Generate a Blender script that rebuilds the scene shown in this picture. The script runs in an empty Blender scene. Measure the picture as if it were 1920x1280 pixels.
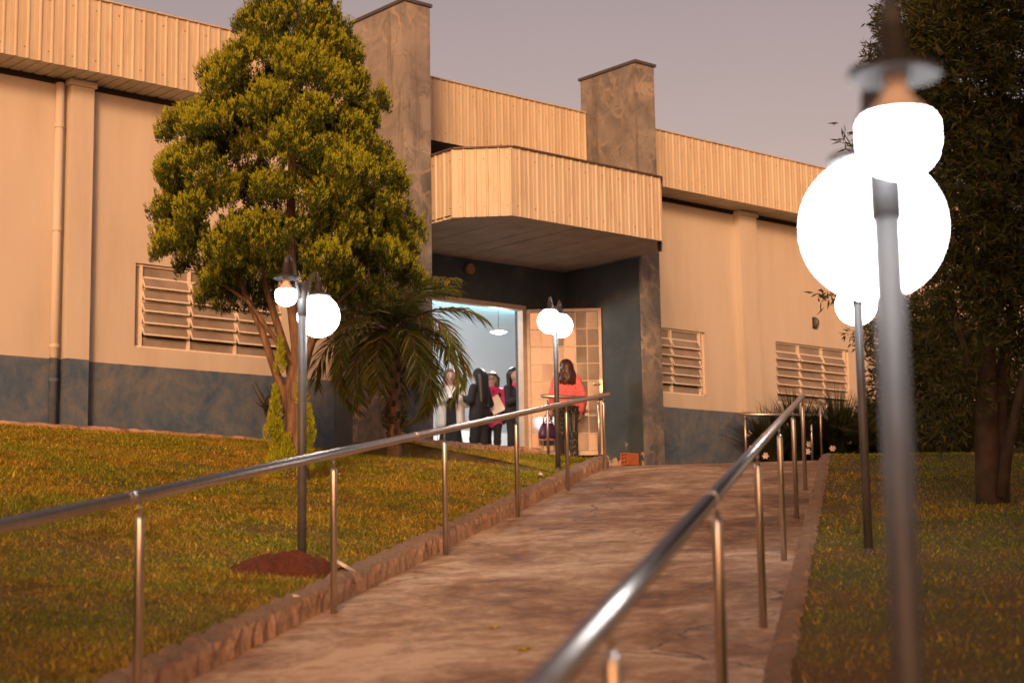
import bpy, math, random
import numpy as np
from mathutils import Vector, Matrix

# ------------------------------------------------------------------ camera, sky, sun, exposure
# The origin is the photographer's eye; +X runs along the facade, +Y goes into the building.
scene = bpy.context.scene
C = scene.collection
cam_d = bpy.data.cameras.new('camera'); cam = bpy.data.objects.new('camera', cam_d); C.objects.link(cam)
Rm = Matrix(((0.758257872569352, -0.08029969967678266, -0.6469906930693972),
             (-0.651770521539867, -0.11695689570940995, -0.7493438942152446),
             (-0.015497933354161397, 0.989885368503766, -0.1410204640607641)))
cam.matrix_world = Rm.to_4x4()
cam_d.sensor_width = 36.0
cam_d.lens = 3100 / 1920 * 36.0
cam_d.clip_start = 0.1; cam_d.clip_end = 2000
cam_d.dof.use_dof = True
cam_d.dof.focus_distance = 18.0
cam_d.dof.aperture_fstop = 2.0
scene.camera = cam

SUN_EL = math.radians(17.0)
SUN_TRAVEL = math.radians(45.0)            # azimuth (from +X) towards which the light travels
world = bpy.data.worlds.new('World'); scene.world = world; world.use_nodes = True
wn = world.node_tree.nodes; wl = world.node_tree.links
bg = wn['Background']
sky = wn.new('ShaderNodeTexSky'); sky.sky_type = 'NISHITA'; sky.sun_disc = False
sky.sun_elevation = SUN_EL
dvec = Vector((math.cos(SUN_TRAVEL) * math.cos(SUN_EL), math.sin(SUN_TRAVEL) * math.cos(SUN_EL), -math.sin(SUN_EL)))
sky.sun_rotation = math.atan2(-dvec.x, -dvec.y)
sky.air_density = 1.0; sky.dust_density = 2.0; sky.ozone_density = 1.0
tint = wn.new('ShaderNodeMix'); tint.data_type = 'RGBA'; tint.blend_type = 'MULTIPLY'
tint.inputs[0].default_value = 1.0
tint.inputs[7].default_value = (0.93, 0.485, 0.33, 1)     # dusk haze and warm white balance, even over the whole sky
wl.new(sky.outputs[0], tint.inputs[6]); wl.new(tint.outputs[2], bg.inputs[0])
bg.inputs[1].default_value = 0.13
sun_d = bpy.data.lights.new('sun', 'SUN'); sun = bpy.data.objects.new('sun', sun_d); C.objects.link(sun)
sun_d.energy = 1.5; sun_d.angle = math.radians(11.0); sun_d.color = (1.0, 0.54, 0.235)
sun.rotation_euler = dvec.to_track_quat('-Z', 'Y').to_euler()
sun.location = (-20, -20, 25)
scene.view_settings.view_transform = 'Standard'; scene.view_settings.look = 'None'
scene.view_settings.gamma = 1.0; scene.view_settings.use_curve_mapping = False
scene.view_settings.exposure = 0.75
scene.cycles.max_bounces = 6; scene.cycles.diffuse_bounces = 3; scene.cycles.glossy_bounces = 3
scene.cycles.transmission_bounces = 4; scene.cycles.transparent_max_bounces = 6
scene.cycles.use_denoising = True
scene.cycles.sample_clamp_indirect = 6.0

# ------------------------------------------------------------------ helpers
TH = math.radians(37.5); CT, ST = math.cos(TH), math.sin(TH)
def xy(s, t): return (s * ST + t * CT, -s * CT + t * ST)       # ramp coordinates (s across, t along) to world
def st(x, y): return (x * ST - y * CT, x * CT + y * ST)
LAT = Vector((0.758, -0.652, 0)).normalized(); DEP = Vector((0.652, 0.758, 0)).normalized()

def tag(o, label=None, cat=None, group=None, kind=None):
    if label: o['label'] = label
    if cat: o['category'] = cat
    if group: o['group'] = group
    if kind: o['kind'] = kind
    return o
def wloc(o):
    v = Vector((0, 0, 0))
    while o is not None:
        v += o.location; o = o.parent
    return v
def empty(name, loc, rz=0.0, parent=None):
    o = bpy.data.objects.new(name, None); C.objects.link(o); o.location = loc; o.rotation_euler = (0, 0, rz)
    o.empty_display_size = 0.1
    if parent: o.parent = parent
    return o
def mesh_from(name, verts, faces, mats, smooth=False, midx=None):
    me = bpy.data.meshes.new(name)
    me.from_pydata([tuple(v) for v in verts], [], faces)
    for m in (mats if isinstance(mats, (list, tuple)) else [mats]): me.materials.append(m)
    if midx is not None: me.polygons.foreach_set('material_index', np.asarray(midx, np.int32))
    if smooth: me.polygons.foreach_set('use_smooth', np.ones(len(me.polygons), bool))
    me.update(); return me
def np_mesh(name, V, F, mats, smooth=False, midx=None):
    """fast mesh from numpy arrays; F is (n,3) or (n,4)"""
    me = bpy.data.meshes.new(name); V = np.asarray(V, np.float32); F = np.asarray(F, np.int32); k = F.shape[1]
    me.vertices.add(len(V)); me.vertices.foreach_set('co', V.ravel())
    me.loops.add(F.size); me.loops.foreach_set('vertex_index', F.ravel())
    me.polygons.add(len(F)); me.polygons.foreach_set('loop_start', np.arange(0, F.size, k, dtype=np.int32))
    me.polygons.foreach_set('loop_total', np.full(len(F), k, np.int32))
    for m in (mats if isinstance(mats, (list, tuple)) else [mats]): me.materials.append(m)
    if midx is not None: me.polygons.foreach_set('material_index', np.asarray(midx, np.int32))
    if smooth: me.polygons.foreach_set('use_smooth', np.ones(len(F), bool))
    me.update(calc_edges=True); me.validate(); return me
def link(name, me, parent=None, loc=(0, 0, 0), rot=(0, 0, 0), scale=None):
    o = bpy.data.objects.new(name, me); C.objects.link(o); o.location = loc; o.rotation_euler = rot
    if scale: o.scale = scale
    if parent: o.parent = parent
    return o

class MB:
    def __init__(self): self.v = []; self.f = []; self.m = []; self.sm = []
    def add(self, vs, fs, mi=0, smooth=False):
        b = len(self.v); self.v += [tuple(p) for p in vs]
        for q in fs: self.f.append(tuple(i + b for i in q)); self.m.append(mi); self.sm.append(smooth)
        return self
    def box(self, a, b, mi=0):
        x0, y0, z0 = a; x1, y1, z1 = b
        return self.add([(x0,y0,z0),(x1,y0,z0),(x1,y1,z0),(x0,y1,z0),(x0,y0,z1),(x1,y0,z1),(x1,y1,z1),(x0,y1,z1)],
            [(0,3,2,1),(4,5,6,7),(0,1,5,4),(1,2,6,5),(2,3,7,6),(3,0,4,7)], mi)
    def bar(self, p, q, w, h, mi=0, up=(0, 0, 1)):
        p = Vector(p); q = Vector(q); d = (q - p).normalized(); r = d.cross(Vector(up))
        if r.length < 1e-5: r = d.cross(Vector((1, 0, 0)))
        r.normalize(); u = r.cross(d); r *= w / 2; u *= h / 2
        vs = [p-r-u, p+r-u, p+r+u, p-r+u, q-r-u, q+r-u, q+r+u, q-r+u]
        return self.add(vs, [(0,3,2,1),(4,5,6,7),(0,1,5,4),(1,2,6,5),(2,3,7,6),(3,0,4,7)], mi)
    def prism(self, poly, z0, z1, mi=0, cap=True):
        n = len(poly); vs = [(x, y, z0) for x, y in poly] + [(x, y, z1) for x, y in poly]
        fs = [(i, (i+1) % n, (i+1) % n + n, i + n) for i in range(n)]
        if cap: fs += [tuple(range(n-1, -1, -1)), tuple(range(n, 2*n))]
        return self.add(vs, fs, mi)
    def tube(self, path, rad, n=10, mi=0, cap=True, smooth=True):
        P = [Vector(p) for p in path]
        if not isinstance(rad, (list, tuple)): rad = [rad] * len(P)
        vs = []; prev = None
        for i, p in enumerate(P):
            d = (P[min(i+1, len(P)-1)] - P[max(i-1, 0)]).normalized()
            if prev is None:
                a = Vector((0, 0, 1)) if abs(d.z) < .9 else Vector((1, 0, 0))
                r = d.cross(a).normalized()
            else:
                r = (prev - d * prev.dot(d)).normalized()
            prev = r; u = d.cross(r)
            for k in range(n):
                a = 2 * math.pi * k / n
                vs.append(p + (r * math.cos(a) + u * math.sin(a)) * rad[i])
        fs = []
        for i in range(len(P) - 1):
            for k in range(n):
                k2 = (k + 1) % n
                fs.append((i*n+k, i*n+k2, (i+1)*n+k2, (i+1)*n+k))
        self.add(vs, fs, mi, smooth)
        if cap:
            b = len(self.v) - len(vs)
            self.f.append(tuple(b + k for k in range(n-1, -1, -1))); self.m.append(mi); self.sm.append(False)
            e = b + (len(P)-1)*n
            self.f.append(tuple(e + k for k in range(n))); self.m.append(mi); self.sm.append(False)
        return self
    def lathe(self, prof, n=24, o=(0, 0, 0), mi=0, smooth=True):
        vs = []; fs = []
        for r, z in prof:
            for k in range(n):
                a = 2*math.pi*k/n; vs.append((o[0]+r*math.cos(a), o[1]+r*math.sin(a), o[2]+z))
        for i in range(len(prof)-1):
            for k in range(n):
                k2 = (k+1) % n; fs.append((i*n+k, i*n+k2, (i+1)*n+k2, (i+1)*n+k))
        return self.add(vs, fs, mi, smooth)
    def mesh(self, name, mats, off=(0, 0, 0)):
        me = mesh_from(name, [(x-off[0], y-off[1], z-off[2]) for x, y, z in self.v], self.f, mats, False, self.m)
        me.polygons.foreach_set('use_smooth', np.array(self.sm, bool)); return me
    def build(self, name, mats, parent=None, world=True):
        off = wloc(parent) if (parent and world) else Vector((0, 0, 0))
        return link(name, self.mesh(name, mats, off), parent)
def fix_normals(o):
    import bmesh
    bm = bmesh.new(); bm.from_mesh(o.data); bmesh.ops.recalc_face_normals(bm, faces=bm.faces); bm.to_mesh(o.data); bm.free()

# ------------------------------------------------------------------ materials
class NT:
    def __init__(self, name):
        self.m = bpy.data.materials.new(name); self.m.use_nodes = True
        self.n = self.m.node_tree.nodes; self.l = self.m.node_tree.links
        self.b = self.n['Principled BSDF']; self.tc = self.n.new('ShaderNodeTexCoord')
        self.geo = self.n.new('ShaderNodeNewGeometry')
    def pos(self, scale=(1, 1, 1), world=True):
        mp = self.n.new('ShaderNodeMapping'); mp.inputs['Scale'].default_value = scale
        self.l.new(self.geo.outputs['Position'] if world else self.tc.outputs['Object'], mp.inputs[0]); return mp.outputs[0]
    def noise(self, scale, detail=4, rough=.55, vec=None, dist=0.0):
        t = self.n.new('ShaderNodeTexNoise'); t.inputs['Scale'].default_value = scale; t.inputs['Detail'].default_value = detail
        t.inputs['Roughness'].default_value = rough; t.inputs['Distortion'].default_value = dist
        self.l.new(vec if vec is not None else self.pos(), t.inputs['Vector']); return t.outputs['Fac']
    def vor(self, scale, feat='DISTANCE_TO_EDGE', vec=None, rnd=1.0):
        t = self.n.new('ShaderNodeTexVoronoi'); t.feature = feat; t.inputs['Scale'].default_value = scale
        t.inputs['Randomness'].default_value = rnd
        self.l.new(vec if vec is not None else self.pos(), t.inputs['Vector']); return t.outputs['Distance']
    def ramp(self, fac, stops):
        r = self.n.new('ShaderNodeValToRGB'); e = r.color_ramp.elements
        while len(e) < len(stops): e.new(.5)
        for i, (p, c) in enumerate(stops):
            e[i].position = p; e[i].color = (c[0], c[1], c[2], 1) if isinstance(c, (tuple, list)) else (c, c, c, 1)
        self.l.new(fac, r.inputs[0]); return r.outputs[0]
    def mix(self, fac, a, b, mode='MIX'):
        m = self.n.new('ShaderNodeMix'); m.data_type = 'RGBA'; m.blend_type = mode
        for i, v in ((0, fac), (6, a), (7, b)):
            if isinstance(v, (int, float)): m.inputs[i].default_value = v
            elif isinstance(v, (tuple, list)): m.inputs[i].default_value = (v[0], v[1], v[2], 1)
            else: self.l.new(v, m.inputs[i])
        return m.outputs[2]
    def math(self, op, a, b=0.0):
        m = self.n.new('ShaderNodeMath'); m.operation = op
        for i, v in ((0, a), (1, b)):
            if isinstance(v, (int, float)): m.inputs[i].default_value = v
            else: self.l.new(v, m.inputs[i])
        return m.outputs[0]
    def z(self):
        s = self.n.new('ShaderNodeSeparateXYZ'); self.l.new(self.geo.outputs['Position'], s.inputs[0]); return s.outputs[2]
    def color(self, c):
        if isinstance(c, (tuple, list)): self.b.inputs['Base Color'].default_value = (c[0], c[1], c[2], 1)
        else: self.l.new(c, self.b.inputs['Base Color'])
        return self
    def rough(self, r):
        if isinstance(r, (int, float)): self.b.inputs['Roughness'].default_value = r
        else: self.l.new(r, self.b.inputs['Roughness'])
        return self
    def bump(self, h, strength=.3, dist=.01):
        b = self.n.new('ShaderNodeBump'); b.inputs['Strength'].default_value = strength; b.inputs['Distance'].default_value = dist
        self.l.new(h, b.inputs['Height']); self.l.new(b.outputs[0], self.b.inputs['Normal']); return self
    def set(self, **k):
        for a, v in k.items(): self.b.inputs[a.replace('_', ' ')].default_value = v
        return self
def plain(name, col, rough=.6, metal=0.0, var=.12, scale=8.0, bump=0.0, **kw):
    t = NT(name); n = t.noise(scale, 5)
    dark = tuple(c * (1 - var) for c in col); lite = tuple(min(1, c * (1 + var)) for c in col)
    t.color(t.ramp(n, [(.3, dark), (.7, lite)])).rough(rough).set(Metallic=metal, **kw)
    if bump: t.bump(t.noise(scale * 6, 4), bump, .004)
    return t.m
def emis(name, col, s):
    t = NT(name); t.color((.9, .9, .9)).rough(.3)
    t.b.inputs['Emission Color'].default_value = (col[0], col[1], col[2], 1); t.b.inputs['Emission Strength'].default_value = s
    return t.m
M = {}
# painted facade: cream above, worn blue band below
DADO = 2.92
def wall_mat():
    t = NT('painted_facade')
    big = t.noise(.7, 5, .6); st_ = t.noise(1.0, 6, .65, t.pos((2.2, 2.2, .35)))
    cream = t.ramp(st_, [(.25, (.49, .45, .40)), (.5, (.555, .525, .475)), (.8, (.60, .57, .52))])
    cream = t.mix(t.ramp(t.noise(5.0, 6, .7, t.pos((3, 3, .25))), [(.62, 0.0), (.80, .35)]), cream, (.42, .35, .28))
    worn = t.noise(1.6, 8, .68, None, .6); fine = t.noise(9, 8, .75, t.pos((1, 1, .6)), .4)
    w = t.math('ADD', t.math('MULTIPLY', worn, .65), t.math('MULTIPLY', fine, .35))
    blue = t.ramp(w, [(.36, (.035, .080, .17)), (.46, (.070, .118, .20)), (.55, (.12, .15, .20)), (.68, (.19, .205, .225))])
    blue = t.mix(t.ramp(t.noise(3.2, 6, .7, t.pos((1.2, 1.2, .5)), 1.0), [(.60, 0.0), (.66, .55)]), blue, (.045, .09, .16))
    edge = t.math('ADD', t.z(), t.math('MULTIPLY', t.math('SUBTRACT', t.noise(6, 4), .5), .012))
    f = t.math('GREATER_THAN', edge, DADO)
    t.color(t.mix(f, blue, cream)).rough(.85).bump(t.noise(40, 5, .7), .25, .004); return t.m
M['wall'] = wall_mat()
def blue_mat():
    t = NT('worn_blue_paint')
    w = t.noise(1.3, 8, .65, None, .5)
    c = t.ramp(w, [(.30, (.028, .055, .080)), (.55, (.055, .080, .105)), (.75, (.115, .125, .135))])
    peel = t.ramp(t.math('SUBTRACT', t.noise(3.5, 7, .7), t.math('MULTIPLY', t.math('SUBTRACT', t.z(), 1.82), .38)), [(.515, 0.0), (.535, 1.0)])
    peel2 = t.ramp(t.noise(2.6, 7, .72, t.pos((1.6, 1.6, .9))), [(.685, 0.0), (.70, 1.0)])
    pf = t.math('MAXIMUM', peel, peel2)
    t.color(t.mix(pf, c, (.46, .34, .23))).rough(.8).bump(t.noise(30, 5), .2, .004); return t.m
M['blue'] = blue_mat()
def tower_mat():
    t = NT('cracked_stucco')
    w = t.noise(1.2, 8, .66, None, .8); wv = t.n.new('ShaderNodeVectorMath'); wv.operation = 'MULTIPLY_ADD'
    nn = t.n.new('ShaderNodeTexNoise'); nn.inputs['Scale'].default_value = 2.2; nn.inputs['Detail'].default_value = 5
    t.l.new(t.pos(), nn.inputs['Vector']); t.l.new(nn.outputs['Color'], wv.inputs[0]); wv.inputs[1].default_value = (.7, .7, .7)
    t.l.new(t.geo.outputs['Position'], wv.inputs[2])
    vein = t.vor(3.1, vec=wv.outputs[0])
    base = t.ramp(w, [(.30, (.10, .102, .112)), (.48, (.195, .196, .20)), (.68, (.30, .295, .29))])
    lowblue = t.ramp(w, [(.36, (.06, .085, .12)), (.60, (.20, .195, .195))])
    zf = t.ramp(t.math('MULTIPLY', t.math('ADD', t.z(), t.math('MULTIPLY', w, 2.0)), .1), [(.50, 1.0), (.68, 0.0)])
    base = t.mix(zf, base, lowblue)
    patch = t.ramp(vein, [(.0, 1.0), (.06, .85), (.13, 0.0)])
    pm = t.ramp(t.noise(1.1, 4), [(.44, 0.0), (.62, .75)])
    base = t.mix(t.math('MULTIPLY', patch, pm), base, (.40, .36, .32))
    crack = t.ramp(t.vor(1.9, vec=wv.outputs[0]), [(.0, 1.0), (.012, 0.0)])
    base = t.mix(t.math('MULTIPLY', crack, .6), base, (.07, .06, .055))
    strk = t.ramp(t.noise(1.5, 6, .7, t.pos((3.2, 3.2, .28))), [(.52, 0.0), (.70, .72)])
    base = t.mix(strk, base, (.07, .062, .055))
    t.color(base).rough(.9).bump(t.noise(35, 6, .7), .35, .006); return t.m
M['tower'] = tower_mat()
def sheet_mat():
    t = NT('cream_metal_sheet')
    n = t.noise(1.0, 6, .65, t.pos((4.0, 4.0, .5)))
    c = t.ramp(n, [(.3, (.48, .42, .32)), (.55, (.57, .51, .40)), (.8, (.62, .56, .45))])
    dirt = t.ramp(t.noise(2.0, 7, .7, t.pos((3.5, 3.5, .8))), [(.54, 0.0), (.74, .55)])
    t.color(t.mix(dirt, c, (.36, .25, .15))).rough(.5).bump(t.noise(6, 3), .06, .01); return t.m
M['sheet'] = sheet_mat()
M['screw'] = plain('rusty_screw', (.16, .11, .08), .5, .6)
M['trim'] = plain('brown_trim', (.10, .07, .055), .6)
M['cap'] = plain('dark_cap', (.10, .10, .11), .5, .3)
M['soffit'] = plain('soffit_board', (.44, .37, .29), .7, var=.18, scale=2.5)
M['dark'] = plain('dark_void', (.02, .018, .016), .9)
M['winframe'] = plain('cream_steel', (.74, .68, .60), .5, var=.12, scale=20)
def glass_mat():
    t = NT('frosted_pane'); c = t.ramp(t.noise(2.3, 5, .6), [(.3, (.20, .18, .16)), (.7, (.34, .30, .265))])
    t.color(c).rough(.22).set(**{'Specular_IOR_Level': .5}); return t.m
M['pane'] = glass_mat()
def dglass():
    t = NT('door_pane'); c = t.ramp(t.noise(1.3, 4, .6), [(.35, (.10, .095, .09)), (.65, (.235, .22, .21))])
    t.color(c).rough(.07).set(**{'Specular_IOR_Level': .9}); return t.m
M['dpane'] = dglass()
M['doorframe'] = plain('cream_door_steel', (.50, .43, .36), .45, var=.1)
M['brass'] = plain('worn_brass', (.75, .62, .40), .3, .9)
M['inwall'] = plain('white_inner_wall', (.74, .75, .78), .8, var=.03, scale=1.0)
M['infloor'] = plain('pale_tile_floor', (.55, .52, .48), .3)
M['white'] = plain('white_upholstery', (.72, .71, .70), .7, var=.06)
M['pvc'] = plain('painted_pipe', (.62, .55, .46), .6)
def steel_mat():
    t = NT('brushed_steel'); n = t.noise(30, 4, .6, t.pos((1, 1, .3)))
    t.color(t.ramp(n, [(.3, (.50, .47, .44)), (.7, (.66, .62, .58))])).rough(.33).set(Metallic=1.0); return t.m
M['steel'] = steel_mat()
M['pole'] = plain('painted_pole', (.062, .064, .066), .55, .0, var=.25, scale=6)
M['hat'] = plain('dark_lamp_cap', (.022, .021, .020), .75)
M['socket'] = plain('bulb_collar', (.75, .66, .58), .4)
M['globe'] = emis('lit_globe', (1.0, .965, .97), 15.0)
M['bulb'] = emis('lit_bulb', (1.0, .975, .99), 28.0)
M['pend'] = emis('lit_pendant', (.95, .98, 1.0), 16.0)
M['led'] = emis('cyan_led', (.25, .85, 1.0), 5.0)
def concrete():
    t = NT('stained_concrete')
    a = t.noise(.62, 8, .62, t.pos((1, 1, 1)), .6); b = t.noise(4.5, 9, .78, None, .5); fine = t.noise(28, 6, .7)
    sm = t.math('ADD', t.math('MULTIPLY', a, .52), t.math('MULTIPLY', b, .48))
    c = t.ramp(sm, [(.37, (.085, .042, .020)), (.45, (.24, .135, .068)), (.52, (.40, .27, .165)), (.60, (.62, .50, .365))])
    c = t.mix(t.ramp(t.noise(1.1, 6, .7, None, 1.2), [(.56, 0.0), (.68, .6)]), c, (.085, .060, .045))
    c = t.mix(t.math('MULTIPLY', fine, .5), c, (.5, .5, .5), 'OVERLAY')
    wv = t.n.new('ShaderNodeVectorMath'); wv.operation = 'MULTIPLY_ADD'
    nn = t.n.new('ShaderNodeTexNoise'); nn.inputs['Scale'].default_value = 1.7; nn.inputs['Detail'].default_value = 6
    t.l.new(t.pos(), nn.inputs['Vector']); t.l.new(nn.outputs['Color'], wv.inputs[0]); wv.inputs[1].default_value = (.9, .9, .0)
    t.l.new(t.geo.outputs['Position'], wv.inputs[2])
    cr = t.ramp(t.vor(.42, vec=wv.outputs[0]), [(.0, 1.0), (.006, 0.0)])
    crm = t.math('MULTIPLY', cr, t.ramp(t.noise(.5, 3), [(.45, 0.0), (.55, .9)]))
    c = t.mix(crm, c, (.02, .016, .012))
    t.color(c).rough(t.ramp(b, [(.3, .62), (.7, .85)])).bump(t.math('SUBTRACT', fine, crm), .35, .006); return t.m
M['concrete'] = concrete()
def kerb_mat():
    t = NT('weathered_kerb')
    a = t.noise(5.0, 8, .75, None, .8); top = t.noise(7, 6, .7)
    c = t.ramp(a, [(.32, (.18, .105, .065)), (.48, (.52, .33, .22)), (.66, (.68, .49, .36))])
    sx = t.n.new('ShaderNodeSeparateXYZ'); t.l.new(t.geo.outputs['Normal'], sx.inputs[0])
    up = t.ramp(t.math('ADD', sx.outputs[2], t.math('MULTIPLY', t.math('SUBTRACT', top, .5), .9)), [(.45, 0.0), (.75, .85)])  # tops mixed darker than sides; the lit side faces are put into colour
    t.color(t.mix(up, c, (.26, .19, .13))).rough(.9).bump(t.noise(16, 8, .78), 1.0, .035); return t.m
M['kerb'] = kerb_mat()
def soil():
    t = NT('lawn_soil'); a = t.noise(1.0, 6, .6); b = t.noise(14, 6, .7)
    c = t.ramp(a, [(.36, (.10, .105, .015)), (.52, (.15, .115, .022)), (.68, (.16, .085, .025))])
    c = t.mix(t.math('MULTIPLY', b, .6), c, (.03, .022, .010)); t.color(c).rough(.95).bump(b, .8, .03); return t.m
M['soil'] = soil()
def redsoil():
    t = NT('red_soil'); b = t.noise(22, 8, .75); t.color(t.ramp(b, [(.3, (.05, .013, .006)), (.7, (.15, .040, .016))])).rough(.95).bump(b, 1.0, .02); return t.m
M['redsoil'] = redsoil()
def leafmat(name, stops, patch=None, pscale=.8, trans=.25, rough=.55):
    """leaf colour by leaf (random per island), patches over metres"""
    t = NT(name); rnd = t.geo.outputs['Random Per Island']
    c = t.ramp(rnd, stops)
    if patch: c = t.mix(t.ramp(t.noise(pscale, 5, .65), [(.42, 0.0), (.62, patch[1])]), c, patch[0])
    t.color(c).rough(rough).set(**{'Specular_IOR_Level': .25})
    tr = t.n.new('ShaderNodeBsdfTranslucent'); t.l.new(c, tr.inputs[0])
    mx = t.n.new('ShaderNodeMixShader'); mx.inputs[0].default_value = trans
    out = t.n['Material Output']
    t.l.new(t.b.outputs[0], mx.inputs[1]); t.l.new(tr.outputs[0], mx.inputs[2]); t.l.new(mx.outputs[0], out.inputs[0])
    return t.m
def grass_mat():
    t = NT('grass_blades'); rnd = t.geo.outputs['Random Per Island']
    green = t.ramp(rnd, [(0, (.14, .22, .013)), (.5, (.31, .36, .024)), (.85, (.48, .45, .055)), (1, (.64, .53, .14))])
    dry = t.ramp(rnd, [(0, (.26, .15, .016)), (.5, (.54, .385, .040)), (1, (.74, .56, .12))])
    f = t.math('ADD', t.math('MULTIPLY', t.noise(1.0, 4, .6), .6), t.math('MULTIPLY', t.noise(5.0, 4, .7), .4))
    c = t.mix(t.ramp(f, [(.44, 0.0), (.56, 1.0)]), green, dry)
    c = t.mix(t.ramp(t.noise(2.2, 6, .75, None, .5), [(.52, 0.0), (.66, .75)]), c, (.085, .060, .012))
    t.color(c).rough(.7).set(**{'Specular_IOR_Level': .2})
    tr = t.n.new('ShaderNodeBsdfTranslucent'); t.l.new(c, tr.inputs[0]); mx = t.n.new('ShaderNodeMixShader'); mx.inputs[0].default_value = .25
    t.l.new(t.b.outputs[0], mx.inputs[1]); t.l.new(tr.outputs[0], mx.inputs[2]); t.l.new(mx.outputs[0], t.n['Material Output'].inputs[0]); return t.m
M['grass'] = grass_mat()
M['conifer'] = leafmat('conifer_foliage', [(0, (.035, .062, .010)), (.6, (.080, .120, .015)), (.9, (.13, .165, .02)), (1, (.22, .11, .035))], None, 1, .35)
M['conifer_tip'] = leafmat('conifer_lit_growth', [(0, (.24, .31, .020)), (.6, (.40, .44, .026)), (1, (.54, .52, .04))], None, 1, .35)  # yellower new growth, also brightened for lit tips over a shaded inside
M['palm'] = leafmat('palm_leaflets', [(0, (.075, .105, .018)), (.6, (.155, .175, .03)), (.85, (.26, .21, .04)), (1, (.42, .23, .05))], None, 1, .2, .4)
M['darkleaf'] = leafmat('dark_foliage', [(0, (.032, .044, .012)), (.7, (.062, .074, .018)), (1, (.11, .085, .028))], None, 1, .15)
M['strap'] = leafmat('strap_leaves', [(0, (.014, .024, .009)), (.7, (.028, .042, .014)), (1, (.050, .050, .020))], None, 1, .15, .4)
M['petal'] = plain('white_petal', (.72, .68, .66), .6)
def bark():
    t = NT('reddish_bark'); n = t.noise(9, 7, .7, t.pos((2.2, 2.2, .35)), .6)
    t.color(t.ramp(n, [(.32, (.06, .035, .022)), (.5, (.17, .10, .062)), (.7, (.30, .19, .12))])).rough(.9).bump(n, .9, .03); return t.m
M['bark'] = bark()
M['darkbark'] = plain('dark_bark', (.05, .034, .022), .9, var=.4, scale=7, bump=.6)
M['skin'] = plain('skin', (.46, .27, .19), .5, var=.05)
M['coral'] = plain('coral_knit', (.70, .165, .185), .9, var=.26, scale=34, bump=.9)
M['black'] = plain('black_cloth', (.012, .012, .014), .85, var=.2)
M['ivory'] = plain('ivory_cloth', (.70, .64, .56), .85, var=.05)
M['magenta'] = plain('magenta_cloth', (.52, .020, .14), .6, var=.15)
M['hair_dark'] = plain('black_hair', (.012, .009, .008), .45, var=.3, scale=30)
M['hair_brown'] = plain('dark_brown_hair', (.050, .020, .014), .45, var=.25, scale=12)
M['hair_auburn'] = plain('auburn_hair', (.16, .065, .035), .5, var=.3, scale=30)
M['purple'] = plain('purple_leather', (.055, .022, .10), .4)
M['tan'] = plain('tan_trim', (.34, .17, .08), .5)
M['paper'] = plain('white_paper', (.78, .74, .70), .8, var=.03)
M['lens'] = plain('black_frame', (.01, .01, .01), .3)
M['brick'] = plain('terracotta_brick', (.42, .14, .06), .9, var=.15, scale=14, bump=.4)
def dots():
    t = NT('dotted_trousers'); v = t.vor(42, 'F1', t.pos((1, 1, 1), False), .15)
    t.color(t.mix(t.math('LESS_THAN', v, .22), (.012, .012, .014), (.55, .52, .48))).rough(.8); return t.m
M['dots'] = dots()
rng = np.random.RandomState(7)
random.seed(5)

# ------------------------------------------------------------------ terrain
def ramp_z(t): return np.where(np.asarray(t) < 22.0, -1.55 + .136 * np.asarray(t), 1.442 + .068 * (np.asarray(t) - 22.0))
LAND = 1.82
def edge_y(x):                                     # where the left lawn ends in front of the building
    return np.where(x < 13.35, 20.05, 18.02)
def ground_z(x, y):
    x = np.asarray(x, float); y = np.asarray(y, float)
    s = x * ST - y * CT; t = x * CT + y * ST
    # left lawn: from the ramp kerb up to the building
    yk = (x * ST + 3.45) / CT; tk = x * CT + yk * ST
    zk = np.minimum(np.maximum(ramp_z(tk), -1.6) + .11, 1.72)
    zw = np.interp(x, [8, 12, 13.3, 13.9, 16], [2.03, 1.98, 1.90, 1.80, 1.74])
    u = np.clip((y - yk) / np.maximum(edge_y(x) - yk, .6), 0, 1)
    zl = zk + (zw - zk) * u
    zl = zl + .035 * np.sin(x * 1.3 + 1) * np.sin(y * 1.1) * np.clip(u * 6, 0, 1) * np.clip((1 - u) * 6, 0, 1)
    zl = np.where(x > 13.5, np.minimum(zl, np.where(y > 18.1, 1.60, 9)), zl)
    zl = np.where(x > 15.62, np.minimum(zl, ramp_z(t) - .10), zl)
    # right lawn
    zr = np.minimum(np.maximum(ramp_z(t), -1.6) + .07 - .035 * np.clip(s + .35, 0, 8), 1.72)
    zr = zr + .03 * np.sin(x * .9) * np.sin(y * 1.2 + 2) * np.clip((s + .3) * 2, 0, 1)
    zm = np.minimum(np.maximum(ramp_z(t), -1.6), LAND) - .12
    z = np.where(s < -3.33, zl, np.where(s > -.43, zr, zm))
    z = np.where(y > 20.25, np.minimum(z, 1.6), z)
    return z
sv = np.unique(np.round(np.concatenate([np.linspace(-60, -16, 14), np.arange(-16, -3.4, .22), [-3.40, -3.36, -3.30], np.arange(-3, -.5, .5), [-.46, -.40, -.37], np.arange(-.2, 6, .25), np.linspace(6, 60, 18)]), 3))
tv = np.unique(np.round(np.concatenate([np.linspace(-40, 2, 22), np.arange(2, 30, .22), np.linspace(30, 80, 20)]), 3))
S, T = np.meshgrid(sv, tv, indexing='ij'); GX = S * ST + T * CT; GY = -S * CT + T * ST
GZ = ground_z(GX, GY); a, b = S.shape
idx = np.arange(a * b).reshape(a, b)
F = np.stack([idx[:-1, :-1], idx[1:, :-1], idx[1:, 1:], idx[:-1, 1:]], -1).reshape(-1, 4)
g = link('ground', np_mesh('ground', np.stack([GX, GY, GZ], -1).reshape(-1, 3), F, M['soil'], True))
tag(g, 'grassy sloping ground around the ramp and the hall', kind='structure')

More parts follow.
